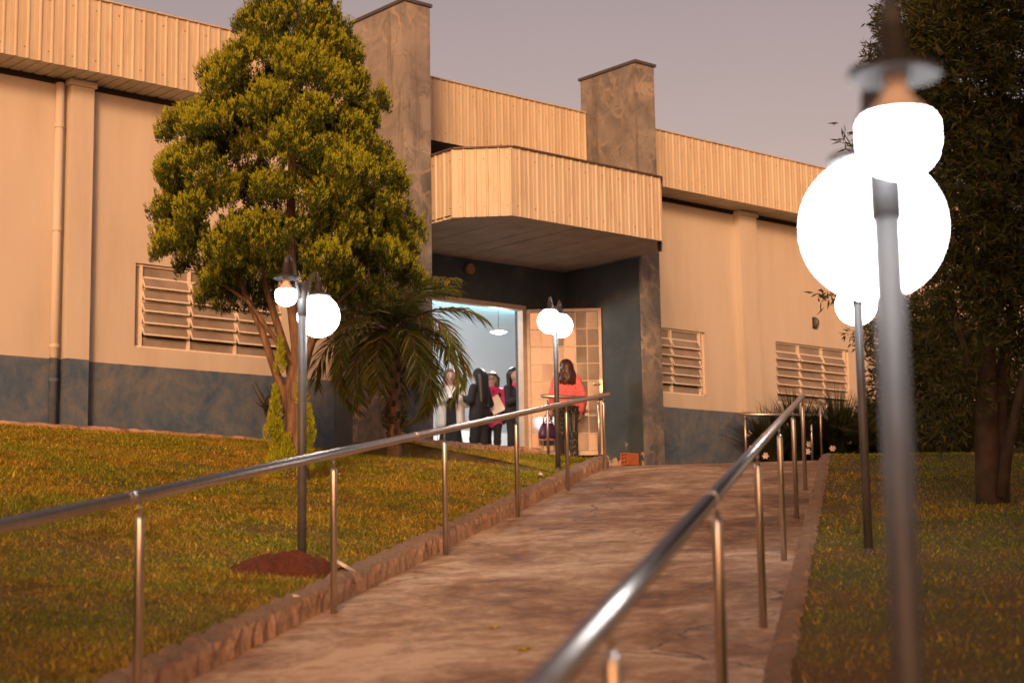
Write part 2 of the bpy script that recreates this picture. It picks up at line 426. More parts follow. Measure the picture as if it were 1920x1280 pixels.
# ramp and landing: one concrete sheet
def pave_z(x, y):
    s, t = st(x, y)
    return float(min(LAND, max(ramp_z(t), -1.55) + .07 * min(1, max(0, (-3.3 - s) / 1.5))))
pv = []; pf = []
ts = [-6, -3] + [0.0 + .8 * i for i in range(34)]
for t in ts:
    for s in (-3.30, -2.6, -1.9, -1.2, -.45):
        x, y = xy(s, t); pv.append((x, y, float(min(LAND, ramp_z(max(t, 0))))))
for i in range(len(ts) - 1):
    for j in range(4): pf.append((i*5+j, i*5+j+1, (i+1)*5+j+1, (i+1)*5+j))
ramp_o = link('path', mesh_from('path', pv, pf, M['concrete'], True))
tag(ramp_o, 'brown stained concrete ramp rising between two kerbs', kind='structure')
# landing
lx0, ly0 = xy(-3.30, 22.3)
poly = [(13.3, 18.1), (14.0, 18.05), (15.0, 18.12), (15.95, 17.95), (15.75, 17.1), (lx0 - .05, ly0 + .05), xy(-3.31, 26.3), xy(-.44, 26.3), xy(-.44, 27.4), (23.6, 18.95), (23.6, 20.2), (13.3, 20.2)]
lm = MB()
n = len(poly); vs = []
for x, y in poly: vs.append((x, y, pave_z(x, y) - .004))
lm.add(vs, [tuple(range(n))]); lm.add([(x, y, z - .3) for x, y, z in vs] , []); b0 = 0
for i in range(n): lm.f.append((i, n + i, n + (i+1) % n, (i+1) % n)); lm.m.append(0); lm.sm.append(False)
land = lm.build('landing', M['concrete']); tag(land, 'flat concrete landing in front of the entrance', kind='structure')
import bmesh
bm = bmesh.new(); bm.from_mesh(land.data); bmesh.ops.triangulate(bm, faces=bm.faces); bm.to_mesh(land.data); bm.free()

# kerb stones
def kerb_mesh(name, L, w, h, seed):
    r = np.random.RandomState(seed); m = MB(); nx = 12; prof = [(0, -.25), (0, h * .55), (.012, h * .86), (.04, h), (w - .03, h + .004), (w, h * .8), (w, -.25)]
    vs = []
    for i in range(nx):
        x = L * i / (nx - 1)
        for y, z in prof: e_ = 0 if i in (0, nx - 1) else 1; vs.append((x, y + e_ * r.uniform(-.014, .012), z + (e_ * r.uniform(-.022, .010) if z > 0 else 0)))
    k = len(prof); fs = [(i*k+j, (i+1)*k+j, (i+1)*k+j+1, i*k+j+1) for i in range(nx-1) for j in range(k-1)]
    fs += [tuple(range(k)), tuple((nx-1)*k + j for j in range(k-1, -1, -1))]
    m.add(vs, fs); return m.mesh(name, M['kerb'])
def kerb(name, label, p0, p1, w, h, zfun, L=.8, side=1, cat=None):
    root = empty(name, (p0[0], p0[1], zfun(*p0))); tag(root, label, kind='structure')
    meshes = [kerb_mesh('kerb_stone', L - .003, w, h, k) for k in range(5)]
    d = Vector((p1[0]-p0[0], p1[1]-p0[1], 0)); tot = d.length; d.normalize(); n = max(1, int(round(tot / L)))
    for i in range(n):
        q0 = Vector((p0[0], p0[1], 0)) + d * (tot * i / n); q1 = Vector((p0[0], p0[1], 0)) + d * (tot * (i + 1) / n)
        z0 = zfun(q0.x, q0.y); z1 = zfun(q1.x, q1.y)
        ang = math.atan2(d.y, d.x); pit = math.atan2(z1 - z0, tot / n)
        o = link('kerb_stone', meshes[(i * 3 + 1) % 5], root, (q0.x - p0[0], q0.y - p0[1], z0 - root.location.z + random.uniform(-.002, .002)))
        o.rotation_euler = (random.uniform(-.008, .008), -pit, ang + random.uniform(-.003, .003)); o.scale = (tot / n / L, side, 1)
    return root
rz = lambda x, y: float(min(LAND, ramp_z(max(st(x, y)[1], 0))))
kerb('kerb', 'rough reddish concrete kerb along the left side of the ramp', xy(-3.29, .3), xy(-3.29, 22.3), .17, .15, rz)
kerb('kerb', 'narrow concrete kerb along the right side of the ramp', xy(-.45, .3), xy(-.45, 27.1), .13, .09, rz, .9, -1)
for (p, q, lab) in (((lx0 - .02, ly0 + .02), (15.80, 17.2), 'short curved kerb where the left lawn meets the landing'),
                    ((15.80, 17.2), (15.95, 18.0), 'kerb end beside the lawn in front of the open door'),
                    ((15.95, 18.0), (13.35, 18.05), 'pale kerb between the lawn and the entrance landing')):
    kerb('kerb', lab, p, q, .14, .035, lambda x, y: max(pave_z(x, y), 1.50) if y < 17.3 else float(np.interp(x, [13.3, 13.9, 16], [1.90, 1.80, 1.74])) + .06, .65)
kerb('kerb', 'pale concrete strip at the foot of the left facade wall', (13.3, 19.92), (6.0, 19.92), .2, .05, lambda x, y: float(np.interp(x, [8, 12, 13.3], [2.02, 1.97, 1.90])), 1.2, -1)
kerb('kerb', 'broken plaster strip at the foot of the right facade wall', (19.1, 20.0), (22.7, 20.0), .12, .055, lambda x, y: LAND - .004, .7)
kerb('kerb', 'concrete block kerb in front of the flower bed', (22.62, 19.52), (24.3, 18.98), .16, .13, lambda x, y: LAND - .02, .8)

# ------------------------------------------------------------------ the hall
WY = 20.15
hall = empty('hall_building', (16.5, WY, 1.8))
tag(hall, 'cream hall with a blue base, two stucco towers and a metal-clad entrance canopy', 'building')
def wall_holes(x0, x1, z0, z1, y0, y1, holes):
    xs = sorted({x0, x1, *[h[0] for h in holes], *[h[1] for h in holes]}); zs = sorted({z0, z1, *[h[2] for h in holes], *[h[3] for h in holes]})
    m = MB()
    inside = lambda x, z: any(h[0] < x < h[1] and h[2] < z < h[3] for h in holes)
    for i in range(len(xs)-1):
        for j in range(len(zs)-1):
            if inside((xs[i]+xs[i+1])/2, (zs[j]+zs[j+1])/2): continue
            a, b, c, d = xs[i], xs[i+1], zs[j], zs[j+1]
            m.add([(a,y0,c),(b,y0,c),(b,y0,d),(a,y0,d)], [(0,1,2,3)]); m.add([(a,y1,c),(b,y1,c),(b,y1,d),(a,y1,d)], [(3,2,1,0)])
    for (a, b, c, d) in holes:
        m.add([(a,y0,c),(a,y1,c),(a,y1,d),(a,y0,d)], [(0,1,2,3)]); m.add([(b,y0,c),(b,y1,c),(b,y1,d),(b,y0,d)], [(3,2,1,0)])
        m.add([(a,y0,c),(b,y0,c),(b,y1,c),(a,y1,c)], [(0,1,2,3)]); m.add([(a,y0,d),(b,y0,d),(b,y1,d),(a,y1,d)], [(3,2,1,0)])
    m.add([(x0,y0,z1),(x1,y0,z1),(x1,y1,z1),(x0,y1,z1)], [(0,1,2,3)])
    return m
WINS = [(10.63, 12.98), (19.67, 22.02), (23.97, 26.20), (30.6, 32.9)]
SILL, HEAD = 3.17, 4.33
DX0, DX1, DTOP = 15.25, 17.66, 4.36
holes = [(a, b, SILL, HEAD) for a, b in WINS]
# facade left of the entrance, entrance back wall, facade right of the entrance
wall_holes(-8, 13.90, 1.2, 6.62, WY, WY + .22, holes[:1]).build('wall', M['wall'], hall)
wall_holes(13.90, 19.03, 1.2, 6.62, WY + .002, WY + .22, [(DX0, DX1, 1.9, DTOP)]).build('entrance_wall', M['blue'], hall)
wall_holes(19.03, 48, 1.2, 6.62, WY, WY + .22, holes[1:]).build('wall', M['wall'], hall)
for px, w in ((9.56, .33), (22.90, .46), (2.9, .33), (29.4, .4)):
    MB().box((px, WY - .16, 1.2), (px + w, WY + .05, 6.60)).build('pilaster', M['wall'], hall)
    MB().box((px - .03, WY - .19, 6.60), (px + w + .03, WY + .05, 6.68)).build('corbel', M['wall'], hall)
MB().box((-8, WY - .03, 6.625), (48, WY + .3, 6.70)).build('eave_shade_strip', M['dark'], hall)  # near-black strip standing in for the shaded gap under the eaves
# downpipe left of the left pilaster
pm = MB(); pm.tube([(9.44, WY - .065, 2.0), (9.44, WY - .065, 6.62)], .058, 14)
pipe = pm.build('downpipe', M['wall'], hall)
for z in (2.6, 3.05, 4.6, 6.0): MB().lathe([(.06, 0), (.066, .004), (.066, .05), (.06, .054)], 14, (9.44, WY - .065, z)).build('pipe_collar', M['wall'], pipe)

# ribbed metal sheets
PIT = .17
def sheet_mesh(n, h, name='metal_sheet', screws=True):
    m = MB(); pts = []
    for i in range(n):
        b = i * PIT
        pts += [(b, 0), (b + .062, 0), (b + .066, -.004), (b + .070, 0), (b + .128, 0), (b + .140, -.018), (b + .158, -.018)]
    pts.append((n * PIT, 0)); k = len(pts)
    vs = [(x, y, 0) for x, y in pts] + [(x, y, h) for x, y in pts]
    m.add(vs, [(i, i+1, i+1+k, i+k) for i in range(k-1)])
    vs2 = [(x, y + .006, z) for x, y, z in vs]
    m.add(vs2, [(i+k, i+1+k, i+1, i) for i in range(k-1)])
    m.add([vs[i] for i in range(k)] + [vs2[i] for i in range(k)], [(i, i+k, i+1+k, i+1) for i in range(k-1)])
    m.add([vs[i+k] for i in range(k)] + [vs2[i+k] for i in range(k)], [(i, i+1, i+1+k, i+k) for i in range(k-1)])
    if screws:
        for i in range(0, n, 2):
            for zz in (.14, h - .16):
                m.box((i * PIT + .092, -.008, zz), (i * PIT + .106, .002, zz + .014), 1)
    return m.mesh(name, [M['sheet'], M['screw']])
FZ0, FZ1, FY = 6.69, 7.68, 19.55
sh6 = sheet_mesh(6, FZ1 - FZ0); sf6 = sheet_mesh(6, WY + .02 - FY, 'soffit_sheet', False)
def fascia(x0, x1):
    bk = MB(); bk.box((x0, FY + .03, FZ0 + .03), (x1, FY + .07, FZ1 - .03))
    f = bk.build('fascia', M['dark'], hall)
    MB().box((x0, FY - .035, FZ1), (x1, FY + .09, FZ1 + .018)).build('ridge_trim', M['sheet'], f)
    n = int(math.ceil((x1 - x0) / (6 * PIT))); w = (x1 - x0) / n
    for i in range(n):
        x = x0 + i * w
        link('metal_sheet', sh6, f, (x - 16.5, FY + (.0 if i % 2 else -.003) - WY, FZ0 - 1.8), (random.uniform(-.004, .004), 0, 0), (w / (6 * PIT), 1, 1))
        link('soffit_sheet', sf6, f, (x - 16.5, FY + .012 - WY, FZ0 + .008 - 1.8), (-math.pi / 2, 0, 0), (w / (6 * PIT), 1, 1))
    return f
fascia(-2.0, 13.88); fascia(14.38, 18.585); fascia(19.05, 40.0)
MB().box((-2, FY + .1, 7.2), (40, 34, 7.5)).build('roof', M['sheet'], hall)

# the two towers
for x0, x1 in ((13.90, 14.36), (18.60, 19.03)):
    tw = MB(); tw.box((x0, 18.36, 1.2), (x1, 19.67, 8.27))
    t_o = tw.build('tower', M['tower'], hall)
    MB().box((x0 - .03, 18.33, 8.27), (x1 + .03, 19.70, 8.315)).build('tower_cap', M['cap'], t_o)
    MB().box((x0 + .004, 19.67, 1.2), (x1 - .004, WY + .01, 6.66)).build('tower_flank', M['blue'], t_o)
# blue worn cladding plaster on the entrance-side faces (below the canopy)
MB().box((18.588, 18.40, 1.2), (18.60, 19.668, 5.04)).build('entrance_side_wall', M['blue'], hall)
MB().box((14.36, 18.40, 1.2), (14.372, 19.668, 5.04)).build('entrance_side_wall', M['blue'], hall)

# canopy
CZ0, CZ1 = 5.05, 6.04
cp = [(14.39, 18.46), (14.39, 17.88), (14.97, 17.28), (17.98, 17.28), (18.57, 17.86), (18.60, 18.34)]
inner = [(14.45, 18.4), (14.45, 17.91), (14.99, 17.34), (17.95, 17.34), (18.51, 17.89), (18.54, 18.34), (18.575, 18.37), (18.575, 19.5), (14.385, 19.5), (14.385, 18.4)]
cb = MB(); cb.prism(inner, CZ0 + .06, CZ1 - .04)
canopy = cb.build('canopy', M['dark'], hall)
bm = bmesh.new(); bm.from_mesh(canopy.data); bmesh.ops.triangulate(bm, faces=bm.faces); bm.to_mesh(canopy.data); bm.free()
def canopy_run(p, q):
    d = Vector((q[0]-p[0], q[1]-p[1], 0)); L = d.length; ang = math.atan2(d.y, d.x); n = max(1, round(L / PIT)); k = 0
    while k < n:
        c = min(6, n - k); me = sheet_mesh(c, CZ1 - CZ0)
        pos = Vector((p[0], p[1], 0)) + d * (k / n)
        link('metal_sheet', me, canopy, (pos.x - 16.5, pos.y - WY, CZ0 - 1.8), (0, 0, ang), (L / n / PIT, 1, 1)); k += c
    nr = Vector((d.y, -d.x, 0)).normalized() * .02
    t = MB(); t.bar((p[0] - nr.x*.2, p[1] - nr.y*.2, CZ1 + .012), (q[0] - nr.x*.2, q[1] - nr.y*.2, CZ1 + .012), .09, .022)
    t.build('edge_trim', M['trim'], canopy)
for i in range(len(cp) - 1): canopy_run(cp[i], cp[i+1])
# soffit boards, running front to back
nb = 11; bx0, bx1 = 14.40, 18.575
def cfront(x):
    if x < 14.99: return 17.93 - (x - 14.40) / .59 * .59 + .03
    if x > 17.95: return 17.34 + (x - 17.95) / .62 * .56 + .03
    return 17.34
for i in range(nb):
    a = bx0 + (bx1 - bx0) * i / nb + .009; b = bx0 + (bx1 - bx0) * (i + 1) / nb - .009
    pl = [(a, cfront(a)), (b, cfront(b)), (b, WY - .005), (a, WY - .005)]
    if a < 14.99 < b: pl.insert(1, (14.99, 17.34))
    if a < 17.95 < b: pl.insert(1, (17.95, 17.34))
    zz = CZ0 + random.uniform(.004, .010)
    MB().prism(pl, zz, zz + .02).build('plank', M['soffit'], canopy)
MB().box((14.375, 17.95, CZ0 + .034), (18.58, WY - .01, CZ0 + .045)).build('soffit_backing', M['dark'], canopy)

# windows: steel frames with columns of tilted panes
def pane_mesh(w, h):
    m = MB(); m.box((.008, -.003, -h), (w - .008, .003, 0), 0)
    for (a, b) in (((0, 0, -h), (w, 0, -h)), ((0, 0, 0), (w, 0, 0))): m.bar(a, b, .020, .022, 1)
    for x in (0, w): m.bar((x, 0, -h), (x, 0, 0), .016, .018, 1, (0, 1, 0))
    return m.mesh('pane', [M['pane'], M['winframe']])
def fixed_mesh(w, h):
    m = MB(); m.box((0, -.003, -h), (w, .003, 0), 0); return m.mesh('pane', [M['pane']])
def window(x0, x1, flip=False):
    y = WY + .07; f = MB(); side = .11; ncol = 3
    f.bar((x0, y, SILL + .015), (x1, y, SILL + .015), .05, .03); f.bar((x0, y, HEAD - .015), (x1, y, HEAD - .015), .05, .03)
    for x in (x0 + .012, x1 - .012): f.bar((x, y, SILL), (x, y, HEAD), .05, .024, 0, (1, 0, 0))
    a, b = (x0, x1 - side) if flip else (x0 + side, x1)
    cols = [a + (b - a) * i / ncol for i in range(ncol + 1)]
    for x in cols: f.bar((x, y - .004, SILL), (x, y - .004, HEAD), .06, .036, 0, (1, 0, 0))
    w = f.build('window', M['winframe'], hall)
    base = Vector((16.5, WY, 1.8))
    cw = (b - a) / ncol - .05; rows = 6; top = HEAD - .18; bot = SILL + .16; rh = (top - bot) / (rows - 1)
    pm_ = pane_mesh(cw, rh * .98); ft = fixed_mesh(cw, HEAD - top - .02); fb = fixed_mesh(cw, bot - SILL - .02)
    for i in range(ncol):
        cx = cols[i] + .025
        link('pane', ft, w, Vector((cx, y + .01, HEAD - .02)) - base); link('pane', fb, w, Vector((cx, y + .01, bot - .005)) - base)
        for r in range(rows - 1):
            z = top - r * rh
            o = link('pane', pm_, w, Vector((cx, y - .01, z)) - base); o.rotation_euler = (math.radians(-26 + random.uniform(-2, 2)), 0, 0)
            br = MB(); br.bar((cx, y - .012, z - .004), (cx + cw, y - .012, z - .004), .02, .014); br.build('glazing_bar', M['winframe'], w)
    sd = fixed_mesh(side - .04, HEAD - SILL - .05)
    link('pane', sd, w, Vector(((x1 - side + .02) if flip else (x0 + .025), y + .01, HEAD - .025)) - base)
    MB().box((x0 - .01, y + .06, SILL - .01), (x1 + .01, y + .075, HEAD + .01)).build('dark_backing', M['dark'], w)  # near-black sheet standing in for the unlit room behind the panes
    return w
for i, (a, b) in enumerate(WINS): window(a, b, i in (1, 2))

# doorway, open leaf, room behind
fr = MB()
fr.box((DX1 - .05, WY - .03, 1.93), (DX1 + .03, WY + .10, DTOP + .04)); fr.box((DX0 - .03, WY - .03, 1.93), (DX0 + .05, WY + .10, DTOP + .04))
fr.box((DX0 + .05, WY - .03, DTOP - .04), (DX1 - .05, WY + .10, DTOP + .04))
fr.build('door_frame', M['doorframe'], hall)
def door_leaf(hinge, ang, W=1.22, H=2.40, z0=1.935):
    nx, nz = 6, 8; f = MB(); bw = .05
    f.box((0, -.02, 0), (bw, .02, H)); f.box((W - bw, -.02, 0), (W, .02, H)); f.box((bw, -.02, 0), (W - bw, .02, .07)); f.box((bw, -.02, H - bw), (W - bw, .02, H))
    iw = (W - 2*bw) / nx; ih = (H - bw - .07) / nz
    for i in range(1, nx): f.box((bw + i*iw - .007, -.012, .07), (bw + i*iw + .007, .012, H - bw))
    for j in range(1, nz): f.box((bw, -.0135, .07 + j*ih - .007), (W - bw, .0135, .07 + j*ih + .007))
    o = link('door_leaf', f.mesh('door_leaf', M['doorframe']), hall, Vector((hinge[0], hinge[1], z0)) - Vector((16.5, WY, 1.8)), (0, 0, ang))
    p = MB(); p.box((-iw/2 + .006, -.003, -ih/2 + .006), (iw/2 - .006, .003, ih/2 - .006)); pme = p.mesh('pane', M['dpane'])
    for i in range(nx):
        for j in range(nz):
            q = link('pane', pme, o, (bw + (i+.5)*iw, 0, .07 + (j+.5)*ih)); q.rotation_euler = (random.gauss(0, .006), 0, random.gauss(0, .012))
    h = MB(); h.box((W - .046, -.028, 1.02), (W - .006, -.0205, 1.22)); h.tube([(W - .026, -.03, 1.15), (W - .026, -.065, 1.15), (W - .15, -.065, 1.15)], .011, 8)
    link('door_handle', h.mesh('door_handle', M['brass']), o)
    return o
door_leaf((DX1 + .02, WY - .045), math.atan2(-.82, .90))
FL = 1.86
room = MB(); X0, X1, Y0, Y1, ZC = 13.2, 25.0, WY + .24, 26.0, 5.9
room.add([(X0,Y1,FL),(X1,Y1,FL),(X1,Y1,ZC),(X0,Y1,ZC)], [(0,3,2,1)]); room.add([(X1,Y0,FL),(X1,Y1,FL),(X1,Y1,ZC),(X1,Y0,ZC)], [(0,1,2,3)])
room.add([(X0,Y0,FL),(X0,Y1,FL),(X0,Y1,ZC),(X0,Y0,ZC)], [(3,2,1,0)]); room.add([(X0,Y0,ZC),(X1,Y0,ZC),(X1,Y1,ZC),(X0,Y1,ZC)], [(0,1,2,3)])
room.build('inner_wall', M['inwall'], hall)
MB().box((X0, WY + .0, FL - .2), (X1, Y1, FL)).build('inner_floor', M['infloor'], hall)
MB().box((DX0 - .6, WY - .30, LAND - .1), (DX1 + .6, WY - .002, FL - .02)).build('door_step', M['concrete'], hall)
MB().box((19.3, Y1 - .06, 5.58), (22.6, Y1 - .01, 5.64)).build('light_strip', M['led'], hall)

def pendant(loc, label, power=130):
    r = empty('pendant_lamp', loc); tag(r, label, 'lamp')
    MB().lathe([(.0, .05), (.05, .05), (.06, .02), (.15, 0), (.155, -.012), (.15, -.02), (.0, -.02)], 24).build('shade', M['white'], r, False)
    MB().lathe([(.0, -.055), (.05, -.05), (.10, -.035), (.14, -.022), (0, -.0215)], 24).build('light_disc', M['pend'], r, False)
    MB().tube([(0, 0, .05), (0, 0, ZC - loc[2])], .004, 6).build('cord', M['dark'], r, False)
    ld = bpy.data.lights.new('pendant_light', 'POINT'); ld.energy = power; ld.color = (1.0, .97, .93); ld.shadow_soft_size = .12
    lo = bpy.data.objects.new('pendant_light', ld); C.objects.link(lo); lo.parent = r; lo.location = (0, 0, -.2)
    return r
pendant((19.11, 22.5, 4.40), 'lit white pendant lamp hanging in the hall beyond the open door')

pendant((16.20, 21.0, 4.50), 'added unseen lamp behind the left tower, lighting the women in the doorway', 60)  # added lamp, out of sight, brightens the faces in the doorway

# fittings on the walls
def bulkhead(loc, label):
    r = empty('wall_lamp', loc); tag(r, label, 'wall lamp')
    MB().box((-.05, 0, -.11), (.05, .03, .11)).build('back_plate', M['hat'], r, False)
    k = MB()
    vs = []; fs = []
    for i, (d, sc) in enumerate(((0, 1), (-.05, .92), (-.08, .6))):
        for q in range(12):
            a = 2*math.pi*q/12; vs.append((.045*sc*math.cos(a), d, .1*sc*math.sin(a)))
    for i in range(2):
        for q in range(12): fs.append((i*12+q, i*12+(q+1) % 12, (i+1)*12+(q+1) % 12, (i+1)*12+q))
    fs.append(tuple(range(24, 36))); k.add(vs, fs, 0, True); k.build('cover', M['cap'], r, False)
bulkhead((25.13, WY - .032, 4.78), 'small dark bulkhead lamp on the cream wall above the right window')
sp = empty('spot_lamp', (16.42, WY - .002, 4.87)); tag(sp, 'small round spotlight on the dark wall under the canopy', 'spotlight')
MB().tube([(0, 0, 0), (0, -.06, 0)], .02, 10).build('bracket', M['hat'], sp, False)
MB().tube([(0, -.05, .0), (.0, -.08, 0), (0, -.16, -.01), (0, -.17, -.01)], [.05, .07, .085, .08], 16).build('shell', M['tan'], sp, False)

# white furniture glimpsed inside the hall
so = empty('white_bench', (18.9, 23.6, FL)); tag(so, 'low white upholstered bench inside the hall behind the women', 'bench')
MB().box((-1.5, -.3, .14), (1.6, .35, .42)).build('seat', M['white'], so, False)
for i in range(7): MB().box((-1.5 + i*.445, .22, .43), (-1.07 + i*.445, .38, .85)).build('back_cushion', M['white'], so, False)
for x in (-1.4, 1.5):
    for y in (-.24, .28): MB().tube([(x, y, 0), (x, y, .14)], .025, 8).build('leg', M['steel'], so, False)

# ------------------------------------------------------------------ street lamps (double arm)
def lamp_post(base, az, label, near='bulb', H=2.02, zlow=-.1):
    r = empty('lamp_post', base, az); tag(r, label, 'lamp post', 'double-arm lamp posts along the ramp')
    b = lambda m, n, mt: m.build(n, mt, r, False)
    b(MB().tube([(0, 0, zlow), (0, 0, H - .1)], .031, 18), 'pole', M['pole'])
    b(MB().tube([(0, 0, H - .22), (0, 0, H)], .0355, 18).lathe([(.0, H + .02), (.03, H + .015), (.0355, H)], 18), 'sleeve', M['pole'])
    b(MB().lathe([(.075, .0), (.075, .012), (.036, .02), (.034, .05)], 18, (0, 0, 0)), 'base_plate', M['pole'])
    for sg in (1, -1):
        kind = 'globe' if sg == 1 else near
        ax = .205 * sg; hz = H - .045 if kind == 'globe' else H + .022; dh = hz - H + .045
        b(MB().tube([(.03*sg, 0, H - .10), (.07*sg, 0, H - .02), (.11*sg, 0, H + .06 + dh), (.16*sg, 0, H + .115 + dh), (.20*sg, 0, H + .09 + dh), (ax, 0, H + .03 + dh)], [.012, .012, .012, .012, .014, .016], 10), 'arm', M['pole'])
        b(MB().lathe([(.0, .095), (.022, .094), (.025, .085), (.026, .032), (.040, .018), (.086, .006), (.089, -.010), (.082, -.012), (.03, .0)], 24, (ax, 0, hz)), 'lamp_cap', M['hat'])
        if kind == 'globe':
            pr = [(.05, .0)] + [(.151 * math.sin(a), -.142 + .151 * math.cos(a)) for a in np.linspace(.35, math.pi, 22)]
            b(MB().lathe(pr, 32, (ax, 0, hz - .008)), 'globe', M['globe'])
        else:
            b(MB().lathe([(.020, .0), (.023, -.035), (.034, -.055), (.052, -.075), (.066, -.091)], 24, (ax, 0, hz)), 'bulb_collar', M['socket'])
            b(MB().lathe([(.066, -.068), (.073, -.080), (.073, -.120), (.066, -.146), (.048, -.166), (.022, -.177), (0, -.179)], 28, (ax, 0, hz - .023)), 'bulb', M['bulb'])
    return r
AX = math.radians(49.2)
def on_ground(x, y): return float(ground_z(x, y))
lamp_post((6.35, 9.59, .03), AX - math.radians(26), 'dark lamp post with one bare bulb and one globe beside the conifer')
x_, y_ = 13.62, 14.95
lamp_post((x_, y_, 1.27), AX - math.radians(21), 'dark lamp post with two white globes in front of the door', 'globe')
x_, y_ = 9.61, 7.30
lamp_post((x_, y_, .115), AX - math.radians(9), 'dark lamp post with lit globe on the right lawn', 'bulb')
x_, y_ = 2.70, 1.97
lamp_post((x_, y_, -1.10), AX - math.radians(5), 'large blurred lamp post in the right foreground', 'bulb')

# ------------------------------------------------------------------ handrails
def handrail(label, s, ts, t0, t1, hp=.90, hr=.985):
    z0 = lambda t: float(min(LAND, ramp_z(max(t, 0))))
    x, y = xy(s, ts[0]); r = empty('handrail', (x, y, z0(ts[0]))); tag(r, label, 'handrail')
    P = lambda t, h: (*xy(s, t), z0(t) + h)
    MB().tube([P(t0, hr), P((t0+t1)/2, hr), P(t1, hr)], .0285, 20).build('rail', M['steel'], r)
    for t in ts:
        MB().tube([P(t, -.02), P(t, hp - .03), P(t, hp - .012), P(t, hp)], [.0215, .0215, .019, .009], 14).build('post', M['steel'], r)
        MB().tube([P(t, hp - .005), P(t, hr - .02)], .008, 8).build('pin', M['steel'], r)
    for t in [t0 + (t1 - t0) * k / 4 for k in (1, 2, 3)]:
        MB().tube([P(t - .03, hr), P(t + .03, hr)], .0302, 20).build('sleeve', M['steel'], r)
    return r
handrail('long steel handrail rising along the left side of the ramp', -3.20, [7.05 + 2.85 * k for k in range(-1, 6)], 2.0, 21.75)
handrail('steel handrail along the right side of the ramp', -.535, [3.60 + 2.82 * k for k in range(6)], 2.2, 18.1)
def flat_rail(label, p, q, z, posts, hp=.90, hr=.985, mat='steel', bend=False):
    r = empty('handrail', (p[0], p[1], z)); tag(r, label, 'handrail')
    path = [(p[0], p[1], z + hr), (q[0], q[1], z + hr)]
    if bend: path = [(p[0], p[1], z + hr - .26), (p[0] + .02, p[1] + .02, z + hr - .16)] + [path[1]]
    MB().tube(path, .0285, 16).build('rail', M[mat], r)
    for (x, y) in posts:
        MB().tube([(x, y, z - .02), (x, y, z + hp - .012), (x, y, z + hp)], [.0215, .0215, .009], 12).build('post', M['steel'], r)
        MB().tube([(x, y, z + hp - .005), (x, y, z + hr - .02)], .008, 8).build('pin', M['steel'], r)
flat_rail('short steel barrier rail in front of the open door leaf', (16.90, 18.90), (17.98, 18.66), 1.77, [(17.0, 18.88), (17.9, 18.68)])
flat_rail('dark steel rail on the landing in front of the flower bed', (22.2, 19.55), (23.75, 18.9), LAND, [(22.28, 19.5), (23.5, 19.0)])
flat_rail('short steel rail at the top of the right kerb', xy(-.42, 26.5), xy(-.54, 27.5), LAND - .01, [xy(-.54, 27.3)], bend=True)

# ------------------------------------------------------------------ foliage builders
def kites(P, D, U, L, W, bend=0.0):
    """leaf-sized kites: base P, direction D, width axis U, lengths L, widths W -> verts, tri faces (2 each)"""
    n = len(P); L = L[:, None]; W = W[:, None]
    N = np.cross(D, U)
    b = P; l = P + D * L * .45 - U * W * .5 + N * L * bend * .5; r = P + D * L * .45 + U * W * .5 + N * L * bend * .5; t = P + D * L
    V = np.stack([b, l, r, t], 1).reshape(-1, 3); i = np.arange(n)[:, None] * 4
    F = np.stack([np.concatenate([i, i+2, i+1], 1), np.concatenate([i+1, i+2, i+3], 1)], 1).reshape(-1, 3)
    return V, F
def unit(v): return v / np.maximum(np.linalg.norm(v, axis=-1, keepdims=True), 1e-9)
def rand_unit(n): return unit(rng.normal(size=(n, 3)))
def foliage_mesh(name, P, D, L, W, mat, bend=0.1):
    U = unit(np.cross(D, rand_unit(len(P)))); V, F = kites(P, D, U, L, W, bend); return np_mesh(name, V, F, mat)

